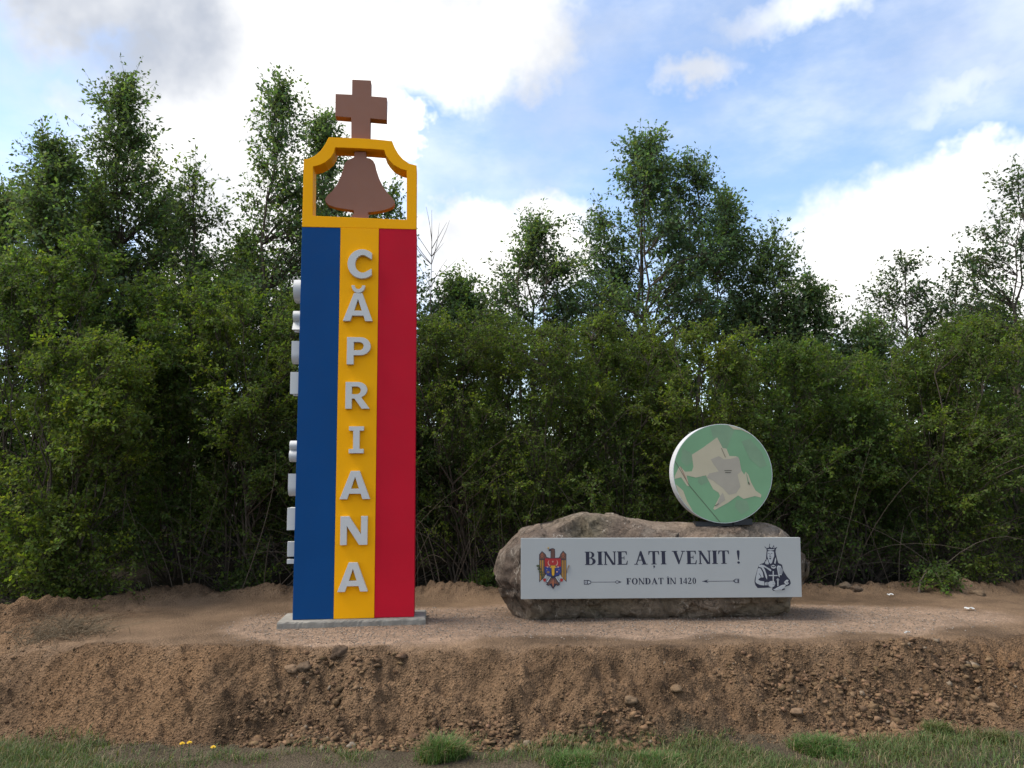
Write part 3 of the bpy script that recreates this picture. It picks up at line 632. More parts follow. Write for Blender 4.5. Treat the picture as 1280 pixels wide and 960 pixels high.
def build_boulder():
    YC = 8.55
    def prof(px):  # image silhouette -> x, z at the ridge depth
        return [tuple(on_y(u, v, YC))[::2] for u, v in px]
    top = prof([(613, 740), (616, 715), (625, 690), (640, 671), (652, 660), (690, 653), (715, 646), (728, 641.5), (770, 643), (800, 650), (815, 653), (835, 654), (880, 653.5), (915, 654), (950, 654), (968, 657), (985, 664), (997, 675), (1003, 690), (1006, 715), (1003, 740)])
    bot = [(-.30, .36), (-.27, .26), (-.16, .12), (-.05, .02), (.1, -.04), (1.0, -.05), (2.4, -.05), (2.8, -.02), (2.95, .10), (3.05, .2), (3.16, .34)]
    tx, tz = np.array(top).T; bx, bz = np.array(bot).T; o = np.argsort(tx); tx, tz = tx[o], tz[o]
    nxs, nl = 240, 150; x0, x1 = tx[0] + .002, tx[-1] - .002
    s = (1 - np.cos(np.linspace(0, 1, nxs) * math.pi)) / 2 * .5 + np.linspace(0, 1, nxs) * .5; xs = x0 + (x1 - x0) * s
    zt = np.interp(xs, tx, tz); zb = np.interp(xs, bx, bz); zm = (zt + zb) / 2
    e = np.clip(np.minimum((xs - x0) / .30, (x1 - xs) / .22), 0, 1); e = np.sqrt(1 - (1 - e) ** 2)
    th = np.linspace(0, 2 * math.pi, nl, endpoint=False)
    V = np.zeros((nxs, nl, 3)); c, sn = np.cos(th), np.sin(th); pw = .42
    cy = np.sign(c) * np.abs(c) ** pw; sz = np.sign(sn) * np.abs(sn) ** pw
    yfr = 8.20 + .02 * np.sin(xs * 2.1); ybk = 8.95 + .08 * np.sin(xs * 1.3)
    for i in range(nxs):
        hy = (ybk[i] - yfr[i]) / 2 * (0.12 + .88 * e[i]); ymid = (ybk[i] + yfr[i]) / 2
        z = zm[i] + sz * (zt[i] - zb[i]) / 2
        y = ymid + cy * hy
        rel = np.clip((z - zb[i]) / max(zt[i] - zb[i], .01), 0, 1)
        front = cy < 0
        y = y + front * (sstep(.72, 1.0, rel) * .16 + sstep(.12, 0, rel) * .04)     # chamfered top and undercut foot
        V[i, :, 0] = xs[i]; V[i, :, 1] = y; V[i, :, 2] = z
    P = V.reshape(-1, 3)
    # broken faces: the block is cut back by flat planes
    ctr = np.array([(x0 + x1) / 2, 8.58, .5]); rr = np.random.RandomState(21); cuts = []
    Q = P - ctr
    for k in range(46):
        n_ = rr.randn(3) * np.array([.55, 1, .8]); n_[1] = -abs(n_[1]) if k % 3 else n_[1]; n_ /= np.linalg.norm(n_)
        n_[2] = min(n_[2], .55); cuts.append((n_, .955 + .03 * rr.rand()))
    cuts += [(unit_(np.array([-.8, -.55, .25])), .90), (unit_(np.array([-.62, -.25, .75])), .93), (unit_(np.array([-.8, -.5, -.45])), .90), (unit_(np.array([.75, -.6, -.3])), .93), (unit_(np.array([0, -.72, .7])), .92), (unit_(np.array([.2, -.8, -.6])), .94), (unit_(np.array([.7, -.3, .65])), .95)]
    for n_, f_ in cuts:
        dd = Q @ n_; lim = dd.max() * f_; over = np.clip(dd - lim, 0, None); Q = Q - over[:, None] * n_[None] * .93
    P = Q + ctr
    # chipped facets: terraced noise pushed along the outward direction
    cen = np.stack([np.repeat(xs, nl), np.full(len(P), 8.58), np.repeat(zm, nl)], 1); d = P - cen; d[:, 0] *= .15
    d[:, 0] += np.repeat(np.where(xs < x0 + .35, -1, np.where(xs > x1 - .25, 1, 0)) * (1 - e), nl) * .4
    d /= np.linalg.norm(d, axis=1)[:, None]
    r3 = np.random.RandomState(4); sd3 = P[r3.randint(0, len(P), 95)] ; wq = P * np.array([1, 1, 1.25]) + .05 * np.stack([fbm(P * 5, 2), fbm(P * 5 + 9, 2), fbm(P * 5 + 18, 2)], 1)
    dist = np.linalg.norm(wq[:, None] - (sd3 * np.array([1, 1, 1.25]))[None], axis=2); ci = dist.argmin(1); off = r3.uniform(-.05, .03, 95); til = r3.randn(95, 3) * .22
    cell = off[ci] + (til[ci] * (P - sd3[ci])).sum(1)
    f = fbm(P * np.array([2.2, 2.6, 3.4]) + 3, 2); terr = np.round(f * 7) / 7 * .65 + f * .35
    ca = fbm(P * np.array([6, 6, 8]) + 9, 3); chip = np.round(ca * 6) / 6
    disp = 1.5 * np.clip(cell, -.075, .022) + .05 * terr + .03 * chip + .014 * fbm(P * 22, 4)
    ztr = np.repeat(zt, nl); topf = sstep(.10, 0.0, ztr - P[:, 2]); disp *= (1 - .75 * topf) * (1 - .5 * sstep(.35, .1, P[:, 2]) * (P[:, 1] < 8.4))
    P = P + d * disp[:, None]
    P[:, 1] = np.maximum(P[:, 1], 8.175 + .0 * P[:, 0])
    h = P[:, 2]; base = np.array([.215, .160, .120])[None] * np.ones((len(P), 1))
    low = sstep(.30, .1, h); base = base + (np.array([.29, .225, .165]) - base) * low[:, None]  # foot colour lightened to offset the shade below the board
    green = np.clip(fbm(P * 1.1 + 30, 3) * 2.2, 0, .6); base = base + (np.array([.23, .20, .125]) - base) * green[:, None]
    pale = sstep(.10, .22, fbm(P * np.array([2.5, 2.5, 4]) + 50, 4)); base = base + (np.array([.36, .31, .25]) - base) * (pale * .45)[:, None]
    toptint = topf * .55; base = base + (np.array([.35, .27, .20]) - base) * toptint[:, None]  # stone colour blended paler towards the top edge
    i, j = np.meshgrid(np.arange(nxs - 1), np.arange(nl), indexing='ij'); i = i.ravel(); j = j.ravel(); j2 = (j + 1) % nl
    F = np.stack([i * nl + j, i * nl + j2, (i + 1) * nl + j2, (i + 1) * nl + j], 1)
    me = np_mesh('stone', P, F, [stone_material()], base)
    import bmesh
    bm = bmesh.new(); bm.from_mesh(me); bmesh.ops.holes_fill(bm, edges=[e_ for e_ in bm.edges if e_.is_boundary], sides=0); bmesh.ops.recalc_face_normals(bm, faces=bm.faces); bm.to_mesh(me); bm.free()
    o_ = link('boulder', me); tag(o_, 'long rough brown boulder lying on the gravel behind the grey welcome board', 'boulder')
build_boulder()

# ------------------------------------------------------------------ welcome board
BY = 8.12
def bpt(u, v):
    p = on_y(u, v, BY); return (p.x, p.z)
bc = [bpt(651, 749), bpt(1002.5, 746.3), bpt(1000.5, 672), bpt(651, 673)]
ox, oz = bc[0]
board = empty('welcome_board', (ox, BY, oz), 0, 'long light grey welcome board with dark lettering fixed to the front of the boulder', 'sign')
loc = lambda x, z, d: (x - ox, d, z - oz)
M_board = mat("board_grey", (.355, .37, .365), 0.42, var=.03, vscale=2, metal=0.0)
M_edge = mat("board_edge", (.4, .42, .43), 0.35, var=.03, vscale=4)
G = Geo(); G.prism(bc, [], loc, 0.0, .055); G.build('panel', [M_board], board, .004)
ink = mat("dark_ink", (.016, .018, .038), 0.5, var=.1, vscale=30)
pcol = {'ink': ink, 'pale': mat("print_pale", (.38, .40, .41), .5, var=.04), 'red': mat("print_red", (.33, .02, .02), .5, var=.1, vscale=20), 'blue': mat("print_blue", (.02, .035, .17), .5, var=.1, vscale=20),
        'gold': mat("print_gold", (.55, .30, .02), .5, var=.1, vscale=20), 'brown': mat("print_brown", (.115, .055, .04), .5, var=.15, vscale=30), 'tan': mat("print_tan", (.22, .13, .065), .5, var=.15, vscale=30),
        'green': mat("print_green", (.06, .075, .03), .5, var=.1, vscale=20), 'pink': mat("print_pink", (.45, .28, .22), .5, var=.05), 'orange': mat("print_orange", (.29, .10, .05), .5, var=.1, vscale=30)}
KEYS = list(pcol); PM = [pcol[k] for k in KEYS]
B0_ = bpt(731, 706.3); B1_ = bpt(926.5, 706.0); BT = bpt(731, 689.6)
def big_letter(G, c):
    o = G.build('printed_letter', [ink], board); o['label'] = 'dark serif letter %s of the large line' % c if c != '!' else 'dark exclamation mark of the large line'
serif_text(Geo(), 'BINE AȚI VENIT !', loc, B0_[0], B1_[0], B0_[1], BT[1], each=big_letter)
F0 = bpt(783, 730.6); F1 = bpt(870.5, 730.2); FT = bpt(783, 722.7)
G = Geo(); serif_text(G, 'FONDAT ÎN 1420', loc, F0[0], F1[0], F0[1], FT[1]); o = G.build('lettering', [ink], board); o['label'] = 'small dark serif line FONDAT ÎN 1420'; o['kind'] = 'stuff'
def art(name, u0, v0, sc, layers, label):
    G = Geo()
    for k, (c, pts) in enumerate(layers):
        G.prism([bpt(u0 + a / sc, v0 + b / sc) for a, b in pts], [], loc, -.0006 - .00018 * k, 0.0 + .001, KEYS.index(c))
    o = G.build(name, PM, board)
    if label: o['label'] = label
    return o
# spear ornament (left) and arrow ornament (right)
z4 = lambda a, b: (a, b)
sp = [('ink', stroke([(740, 574), (900, 573)], 3.2)), ('ink', [(895, 573), (912, 562), (945, 573), (912, 584)]), ('pale', [(902, 573), (913, 567), (928, 573), (913, 579)]),
      ('ink', [(692, 560), (722, 560), (740, 566), (740, 582), (722, 590), (692, 590)]), ('pale', [(697, 565), (712, 565), (712, 585), (697, 585)]), ('pale', [(718, 566), (736, 570), (736, 579), (718, 585)]), ('ink', rect(703, 568, 707, 582))]
art('spear_ornament', 600, 620, 5.33, sp, 'thin dark spear drawn left of the small line')
ar = [('ink', stroke([(415, 569), (640, 567)], 3.2)), ('ink', [(415, 569), (458, 556), (442, 568), (458, 580)]), ('ink', [(618, 566), (636, 552), (664, 552), (656, 560), (664, 566), (656, 573), (664, 580), (636, 580)]),
      ('pale', [(628, 566), (638, 557), (654, 557), (648, 562), (652, 566), (648, 571), (654, 576), (638, 575)]), ('ink', stroke([(626, 566), (650, 566)], 2.4))]
art('arrow_ornament', 800, 620, 5.335, ar, 'thin dark arrow drawn right of the small line')
def coat():
    L = []
    wl = [(192, 725), (190, 250), (240, 188), (300, 240), (320, 290), (385, 312), (388, 190), (350, 168), (395, 145), (430, 140), (462, 155), (466, 200), (466, 305), (530, 300), (548, 270), (555, 240), (602, 183), (658, 240), (662, 722), (600, 660), (560, 600), (300, 600), (260, 660)]
    L.append(('ink', wl))
    L.append(('brown', [(200, 700), (199, 255), (241, 200), (292, 245), (312, 296), (394, 322), (396, 190), (372, 166), (430, 150), (456, 165), (458, 200), (458, 315), (538, 306), (556, 275), (563, 245), (602, 195), (650, 245), (652, 700), (600, 648), (560, 595), (300, 595), (252, 652)]))
    for k, x in enumerate((206, 226, 246, 266)):
        yb = 690 - k * 18; L.append(('tan' if k % 2 else 'gold', rect(x, 345, x + 10, yb)))
        x2_ = 648 - (x - 200); L.append(('tan' if k % 2 else 'gold', rect(x2_ - 10, 345, x2_, yb)))
    for cx in (242, 603):
        L.append(('ink', rect(cx - 42, 332, cx + 42, 340)))
        for dy in (0, 40): L.append(('orange', [(cx - 30, 315 - dy), (cx, 255 - dy), (cx + 30, 315 - dy), (cx, 290 - dy)]))
    L.append(('ink', [(280, 308), (572, 308), (572, 560), (540, 610), (430, 640), (320, 610), (280, 560)]))
    L.append(('red', [(288, 316), (565, 316), (565, 455), (288, 455)]))
    L.append(('blue', [(288, 455), (565, 455), (562, 555), (530, 600), (430, 628), (328, 600), (290, 555)]))
    L.append(('pink', stroke([(358, 348), (344, 385), (352, 420), (385, 448), (425, 458), (468, 448), (500, 420), (508, 385), (494, 345)], [6, 14, 18, 20, 20, 20, 18, 14, 6])))
    star = []
    for k in range(16): r = 20 if k % 2 == 0 else 9; star.append((425 + r * math.cos(k * math.pi / 8), 370 + r * math.sin(k * math.pi / 8)))
    L.append(('pink', star))
    L.append(('ink', [(372, 432), (486, 432), (466, 486), (478, 560), (452, 618), (430, 630), (408, 618), (388, 560), (398, 486)]))
    L.append(('gold', [(382, 438), (478, 438), (455, 485), (450, 600), (430, 616), (410, 600), (405, 485)]))
    L.append(('gold', [(365, 470), (395, 462), (395, 480)])); L.append(('gold', [(495, 470), (465, 462), (465, 480)]))
    for (cx, cy, r, c) in ((335, 463, 16, 'pink'), (515, 463, 16, 'pink'), (345, 550, 26, 'tan'), (497, 545, 16, 'pink'), (322, 510, 8, 'pink'), (530, 510, 8, 'pink')): L.append((c, arc(cx, cy, r, r * .8, 0, 360, 12)[:-1]))
    for s in (-1, 1):
        m = lambda pts: [(430 + s * (a - 430), b) for a, b in pts]
        L.append(('ink', m([(475, 610), (560, 720), (530, 735), (505, 720), (462, 640)])))
        L.append(('pale', m([(480, 622), (548, 716), (528, 725), (508, 712), (470, 645)])))
        L.append(('pale', m([(545, 585), (585, 650), (560, 660), (540, 625)])))
        L.append(('red', m([(560, 655), (605, 670), (590, 712), (560, 712), (548, 680)])))
    L.append(('ink', [(395, 630), (465, 630), (548, 760), (512, 785), (482, 768), (430, 838), (375, 768), (348, 785), (312, 765)]))
    L.append(('orange', [(430, 645), (452, 730), (430, 815), (405, 730)]))
    L.append(('brown', [(400, 640), (412, 650), (380, 750), (350, 768), (330, 758)])); L.append(('brown', [(460, 640), (448, 650), (482, 750), (510, 768), (530, 758)]))
    L.append(('orange', [(410, 660), (400, 745), (382, 745)])); L.append(('orange', [(452, 660), (460, 745), (478, 745)]))
    L.append(('green', stroke([(168, 420), (200, 520), (262, 640)], 8)))
    for (cx, cy) in ((160, 445), (190, 440), (178, 500), (215, 495), (200, 550), (240, 545), (225, 600), (262, 590), (255, 640)):
        L.append(('green', [(cx - 18, cy - 12), (cx + 4, cy - 14), (cx + 18, cy + 12), (cx - 6, cy + 12)]))
    L.append(('tan', stroke([(705, 430), (672, 500), (660, 560)], [14, 7, 5])))
    L.append(('ink', [(345, 165), (395, 172), (395, 182), (352, 186), (372, 175)]))
    L.append(('gold', stroke([(345, 118), (352, 155)], 6))); L.append(('gold', stroke([(335, 138), (362, 132)], 6)))
    art('coat_of_arms', 660, 675, 13.72, L, 'red and blue eagle coat of arms printed at the left end')
coat()
def king():
    L = []
    L.append(('ink', [(162, 640), (190, 540), (215, 450), (240, 425), (300, 400), (330, 345), (338, 235), (342, 205), (302, 158), (335, 165), (352, 182), (372, 175), (385, 108), (398, 172), (420, 182), (445, 135), (462, 180), (500, 162), (478, 200), (472, 235),
                      (492, 330), (515, 405), (570, 430), (590, 520), (640, 600), (690, 660), (702, 710), (680, 742), (620, 760), (560, 790), (520, 800), (440, 822), (420, 800), (430, 770), (300, 778), (205, 780), (172, 740), (158, 690)]))
    L.append(('pale', [(352, 200), (380, 196), (440, 200), (458, 190), (448, 212), (400, 218), (358, 214)]))   # crown band
    for x, y in ((330, 172), (388, 150), (446, 168)): L.append(('pale', [(x - 6, y), (x + 2, y - 12), (x + 8, y + 2), (x + 4, y + 22)]))
    L.append(('pale', [(352, 232), (400, 222), (448, 234), (452, 300), (440, 330), (420, 400), (398, 420), (378, 395), (362, 345), (350, 310)]))   # face
    L.append(('ink', rect(360, 256, 385, 264))); L.append(('ink', rect(400, 256, 425, 264))); L.append(('ink', [(372, 312), (392, 304), (412, 314), (392, 318)])); L.append(('ink', [(376, 330), (410, 330), (400, 350), (384, 348)]))
    L.append(('ink', [(388, 270), (394, 270), (392, 298), (382, 298)]))
    for p in ([(340, 345), (350, 350), (372, 410), (358, 430), (330, 395)], [(470, 320), (482, 350), (470, 420), (452, 408), (462, 360)], [(320, 375), (330, 385), (345, 430), (318, 415)]): L.append(('pale', p))
    L.append(('pale', [(225, 438), (262, 428), (300, 440), (400, 500), (410, 520), (395, 528), (330, 480), (290, 462), (318, 520), (345, 600), (345, 655), (325, 620), (300, 540), (262, 475), (218, 460)]))   # mantle collar
    L.append(('pale', [(205, 500), (222, 478), (250, 490), (278, 545), (292, 620), (240, 625), (210, 655), (240, 672), (300, 680), (302, 740), (250, 735), (196, 715), (172, 690), (180, 610)]))   # sleeve
    L.append(('ink', stroke([(225, 560), (250, 600), (262, 640)], 8)))
    L.append(('pale', [(310, 700), (350, 690), (352, 740), (312, 738)])); L.append(('ink', rect(328, 696, 334, 740)))
    L.append(('pale', [(358, 700), (400, 675), (455, 680), (468, 715), (450, 755), (410, 772), (370, 750)])); L.append(('ink', stroke([(425, 700), (460, 705)], 4))); L.append(('ink', stroke([(425, 722), (460, 727)], 4)))   # hand
    L.append(('pale', [(400, 445), (440, 432), (480, 450), (470, 480), (440, 490), (412, 478)])); L.append(('ink', [(408, 440), (440, 455), (472, 440), (470, 455), (440, 470), (410, 456)]))
    L.append(('pale', stroke([(437, 525), (437, 680)], 15))); L.append(('pale', stroke([(372, 592), (502, 592)], 15)))      # cross
    L.append(('pale', [(490, 470), (510, 440), (548, 450), (575, 500), (572, 560), (555, 590), (535, 580), (530, 620), (515, 600), (505, 540)]))
    for x in (520, 540, 556): L.append(('ink', stroke([(x, 470), (x + 8, 570)], 6)))
    L.append(('pale', arc(507, 655, 18, 18, 0, 360, 12)[:-1])); L.append(('ink', arc(507, 655, 8, 8, 0, 360, 10)[:-1])); L.append(('pale', stroke([(507, 672), (507, 750)], 14)))
    L.append(('pale', [(600, 690), (640, 655), (668, 660), (650, 690), (672, 705), (640, 735), (615, 720)])); L.append(('ink', stroke([(625, 680), (650, 710)], 6)))
    L.append(('pale', [(470, 790), (520, 760), (570, 735), (618, 728), (622, 745), (590, 775), (575, 800), (520, 812), (470, 815), (435, 800)]))
    L.append(('ink', stroke([(500, 790), (545, 800)], 4))); L.append(('ink', [(565, 795), (605, 785), (610, 800), (570, 812)]))
    art('king_portrait', 930, 670, 12.0, L, 'dark line portrait of a crowned man holding a cross at the right end')
king()

# ------------------------------------------------------------------ round map disc
DY = 8.38
cD = on_y(903.3, 591.6, DY); RD = 0.533
disc = empty('map_disc', (cD.x, DY, cD.z), RAD(-1.5), 'round upright disc with a green and beige village map standing on top of the boulder', 'sign')
M_green = mat("map_green", (.150, .295, .160), 0.42, var=.09, vscale=2.2)
M_tan = mat("map_tan", (.43, .385, .27), .45, var=.06, vscale=4); M_gry = mat("map_grey", (.33, .30, .24), .45, var=.05, vscale=8)
M_olive = mat("map_dull_green", (.165, .265, .16), .45, var=.1, vscale=6); M_line = mat("map_line", (.09, .085, .06), .5)
M_redl = mat("map_road_red", (.30, .14, .10), .5)
zd = lambda x, z, d: (x, d, z)
G = Geo(); G.prism(arc(0, 0, RD, RD, 0, 360, 96)[:-1], [], zd, 0.0, .235); d_ = G.build('disc_body', [M_white], disc, .004)
def dm(X_, Y_):
    u, v = 820 + X_ / 6, 510 + Y_ / 6; p = on_y(u, v, DY); return (p.x - cD.x, p.z - cD.z)
def dart(layers, name, lab=None):
    G = Geo(); ms = [M_green, M_tan, M_gry, M_olive, M_line, M_redl]
    for k, (mi, pts) in enumerate(layers):
        q = []
        for a, b in pts:
            if k: x, z = dm(a, b)
            else: x, z = a, b
            r = math.hypot(x, z)
            if r > RD - .006: x, z = x * (RD - .006) / r, z * (RD - .006) / r
            q.append((x, z))
        G.prism(q, [], zd, -.0012 - .0003 * k, .0005, mi)
    o = G.build(name, ms, disc)
    if lab: o['label'] = lab
L = [(0, arc(0, 0, RD - .006, RD - .006, 0, 360, 96)[:-1]),
     (3, [(400, 122), (430, 230), (455, 225), (500, 300), (530, 310), (560, 230), (600, 140), (530, 122)]), (3, [(200, 300), (270, 340), (275, 400), (230, 440), (190, 400)]), (3, [(320, 520), (380, 510), (400, 550), (340, 580), (315, 555)]), (3, [(600, 690), (680, 690), (700, 760), (640, 800), (590, 740)]), (3, [(640, 250), (700, 230), (790, 330), (830, 430), (780, 450), (700, 380)]),
     (1, [(458, 220), (500, 300), (528, 305), (550, 360), (600, 362), (622, 380), (640, 470), (660, 500), (672, 478), (690, 500), (712, 560), (745, 620), (788, 650), (785, 672), (740, 660), (655, 682), (615, 655), (540, 710), (440, 765), (430, 755), (480, 660), (470, 635), (430, 610), (395, 545), (375, 505), (300, 522), (230, 505), (250, 585), (235, 585), (190, 520), (140, 532), (145, 505), (175, 440), (185, 440), (220, 478), (270, 475), (282, 440), (270, 350), (350, 300)]),
     (1, [(150, 572), (205, 620), (235, 700), (280, 785), (265, 790), (210, 710), (170, 640)]), (1, [(540, 123), (600, 128), (680, 160), (720, 195), (640, 165), (580, 160)]),
     (2, [(410, 385), (470, 360), (510, 385), (560, 380), (615, 365), (640, 470), (610, 500), (632, 590), (600, 640), (545, 650), (500, 600), (430, 545), (380, 520), (400, 490), (470, 475), (430, 420)]),
     (2, [(480, 660), (500, 635), (520, 690), (450, 740)]), (3, [(672, 478), (680, 500), (695, 560), (688, 575)]),
     (4, stroke([(145, 400), (250, 580), (480, 855)], 3.5)), (5, stroke([(185, 440), (240, 565)], 4)), (4, rect(512, 466, 566, 471)), (4, rect(518, 480, 560, 486)), (4, stroke([(490, 300), (520, 370)], 3)), (4, stroke([(692, 555), (698, 575)], 8)), (4, stroke([(440, 735), (470, 715)], 4))]
dart(L, 'map_print', 'green map with beige village outline and grey centre')
G = Geo(); G.box(-.30, .16, .04, .20, -RD - .035, -RD + .012); G.build('bracket', [M_steel], disc, .003)
G = Geo(); G.box(.10, .30, .01, .05, -RD - .020, -RD + .045); G.build('bracket', [M_steel], disc, .003)

# ------------------------------------------------------------------ vegetation
M_bark = tint_mat("bark", 0.9, 0, 0.15, 0.8, gain=.7)
def tubes(Pt, Rr, sides, col, rs):
    """Pt (M,S,3) polylines, Rr (M,S) radii -> quads"""
    M, Sg, _ = Pt.shape; T = np.gradient(Pt, axis=1); T /= np.linalg.norm(T, axis=2, keepdims=True) + 1e-9
    ref = np.where(np.abs(T[..., 2:3]) > .9, np.array([1., 0, 0]), np.array([0, 0, 1.])); U = np.cross(T, ref); U /= np.linalg.norm(U, axis=2, keepdims=True) + 1e-9; W = np.cross(T, U)
    a = np.arange(sides) * 2 * math.pi / sides
    V = Pt[:, :, None] + Rr[:, :, None, None] * (np.cos(a)[None, None, :, None] * U[:, :, None] + np.sin(a)[None, None, :, None] * W[:, :, None])
    i, j, k = np.meshgrid(np.arange(M), np.arange(Sg - 1), np.arange(sides), indexing='ij'); k2 = (k + 1) % sides; b = i * Sg * sides
    F = np.stack([b + j * sides + k, b + j * sides + k2, b + (j + 1) * sides + k2, b + (j + 1) * sides + k], -1).reshape(-1, 4)
    C = np.repeat(np.array(col)[None] * (0.75 + .5 * rs.rand(M, 1)), Sg * sides, axis=0)
    return V.reshape(-1, 3), F, C
def join(parts):
    V = []; F = []; C = []; b = 0
    for v, f, c in parts: V.append(v); F.append(f + b); C.append(c); b += len(v)
    return np.concatenate(V), np.concatenate(F), np.concatenate(C)
def bez(a, m, b, S):
    t = np.linspace(0, 1, S)[None, :, None]; return (1 - t) ** 2 * a[:, None] + 2 * t * (1 - t) * m[:, None] + t * t * b[:, None]
def unit(v): return v / (np.linalg.norm(v, axis=-1, keepdims=True) + 1e-9)
def leaf_quads(pos, d, size, rs, col, aspect=.55):
    n = len(pos); d = unit(d); r = unit(rs.randn(n, 3) + np.array([0, 0, 1.0])); s = unit(np.cross(d, r)); nn = np.cross(s, d); L_ = size[:, None]
    V = np.stack([pos, pos + d * L_ * .45 + s * L_ * aspect / 2 + nn * L_ * .08, pos + d * L_ - nn * L_ * .08, pos + d * L_ * .45 - s * L_ * aspect / 2 + nn * L_ * .08], 1)
    return V.reshape(-1, 3), np.arange(4 * n).reshape(n, 4), np.repeat(col, 4, axis=0)

def plant(name, base, stems, lobes, nb, tw, lf, lsize, col, label, cat, group=None, seed=0, twl=.35, barkcol=(.12, .095, .07), stem_r=.05, tubular=True, low_bare=0.0, droop=.25, yellow=0.0, sprig=0.12):
    """stems: list of (x,y,z) tip offsets; lobes: (cx,cy,cz,rx,ry,rz,weight) envelope lobes;
       nb branches in all, tw twigs per branch, lf leaves per twig"""
    rs = np.random.RandomState(seed); bz_ = float(ground_z([base[0]], [base[1]], False)[0]) - .05
    st = np.array(stems, float); n = len(st); org = rs.randn(n, 3) * np.array([.12, .12, 0]) * (n > 1)
    mid = org + (st - org) * .5 + rs.randn(n, 3) * np.array([.05, .05, 0]) * st[:, 2:3]; mid[:, :2] = mid[:, :2] * .75 + org[:, :2] * .25
    Sg = 12; SP = bez(org, mid, st, Sg); SP[:, 1:-1] += rs.randn(n, Sg - 2, 3) * .018 * np.array([1, 1, .3]) * st[:, None, 2:3] ** .5
    SR = stem_r * np.linspace(1, .16, Sg)[None] * (.7 + .5 * rs.rand(n, 1))
    lob = np.array(lobes, float); w = lob[:, 6] / lob[:, 6].sum(); li = rs.choice(len(lob), nb, p=w)
    u = unit(rs.randn(nb, 3)); rad = rs.rand(nb, 1) ** .42 * np.where(rs.rand(nb, 1) < sprig, 1.15 + .5 * rs.rand(nb, 1), 1.0); tgt = lob[li, :3] + u * rad * lob[li, 3:6]
    tgt[:, 2] = np.clip(tgt[:, 2], .12, st[:, 2].max() - .05)
    # attach every branch to the nearest stem below its target
    allp = SP.reshape(-1, 3); D = tgt[:, None] - allp[None]; hd = np.hypot(D[..., 0], D[..., 1]); cost = hd + np.abs(D[..., 2] - .55 * hd - .15) * .9 + (D[..., 2] < 0) * 1.5
    ai = cost.argmin(1); att = allp[ai]; ln = np.linalg.norm(tgt - att, axis=1)
    mid = (att + tgt) / 2 + np.stack([0 * ln, 0 * ln, ln * .12], 1) + rs.randn(nb, 3) * .08 * ln[:, None]
    BS = 6; BP = bez(att, mid, tgt, BS); BP[:, 1:-1] += rs.randn(nb, BS - 2, 3) * .02
    BR = np.linspace(1, .25, BS)[None] * np.clip(ln[:, None] * .010, .004, SR.ravel()[ai][:, None] * .8 + .002)
    nt_ = nb * tw; bi = np.repeat(np.arange(nb), tw); tt = .35 + .65 * rs.rand(nt_); f = tt * (BS - 1); i0 = np.minimum(f.astype(int), BS - 2); fr = (f - i0)[:, None]
    t0 = BP[bi, i0] * (1 - fr) + BP[bi, i0 + 1] * fr; bd = unit(BP[bi, i0 + 1] - BP[bi, i0])
    td = unit(bd * .7 + rs.randn(nt_, 3) * .55 + np.array([0, 0, .12])); tl = twl * (.5 + .8 * rs.rand(nt_)); t1 = t0 + td * tl[:, None]; tm = (t0 + t1) / 2 + rs.randn(nt_, 3) * .02; t1[:, 2] -= droop * tl * rs.rand(nt_)
    TP = bez(t0, tm, t1, 3); TR = np.array([[.0035, .0024, .0012]]) * np.ones((nt_, 1)) * (lsize / .06) ** .5
    # leaves
    nl = nt_ * lf; ti = np.repeat(np.arange(nt_), lf); q = rs.rand(nl, 1) ** .8; pos = (1 - q) ** 2 * t0[ti] + 2 * q * (1 - q) * tm[ti] + q * q * t1[ti] + rs.randn(nl, 3) * lsize * .35
    keep = np.ones(nl, bool)
    if low_bare > 0: keep = rs.rand(nl) < sstep(low_bare * .25, low_bare, pos[:, 2] + .25 * rs.randn(nl)) * .92 + .08
    pos = pos[keep]; ti = ti[keep]; nl = len(pos)
    ld = unit(td[ti] * .5 + rs.randn(nl, 3) * .8 + np.array([0, 0, -droop]))
    br = (.72 + .6 * rs.rand(nt_, 1))[ti] * (.85 + .3 * rs.rand(nl, 1))
    cc = np.array(col)[None] * br * (1 + .08 * rs.randn(nl, 3)); bright = rs.rand(nb)[bi][ti] < yellow; cc[bright] = cc[bright] * np.array([1.5, 1.4, .9])
    V, F, C = leaf_quads(pos, ld, lsize * (.6 + .7 * rs.rand(nl)), rs, np.clip(cc, .004, 1))
    t = empty(name, (base[0], base[1], bz_), 0, label, cat, group)
    tk = tubes(SP, SR, 7, barkcol, rs); link('trunk' if n == 1 or name.endswith('tree') else 'stems', np_mesh('trunk', *tk[:2], [M_bark], tk[2], smooth=True), t)
    br_ = join([tubes(BP, BR, 4, barkcol, rs), tubes(TP, TR, 3, np.array(barkcol) * 1.1, rs)]); o = link('branches', np_mesh('branches', *br_[:2], [M_bark], br_[2]), t)
    o = link('crown', np_mesh('crown', V, F, [M_leaf], C), t)
    return t

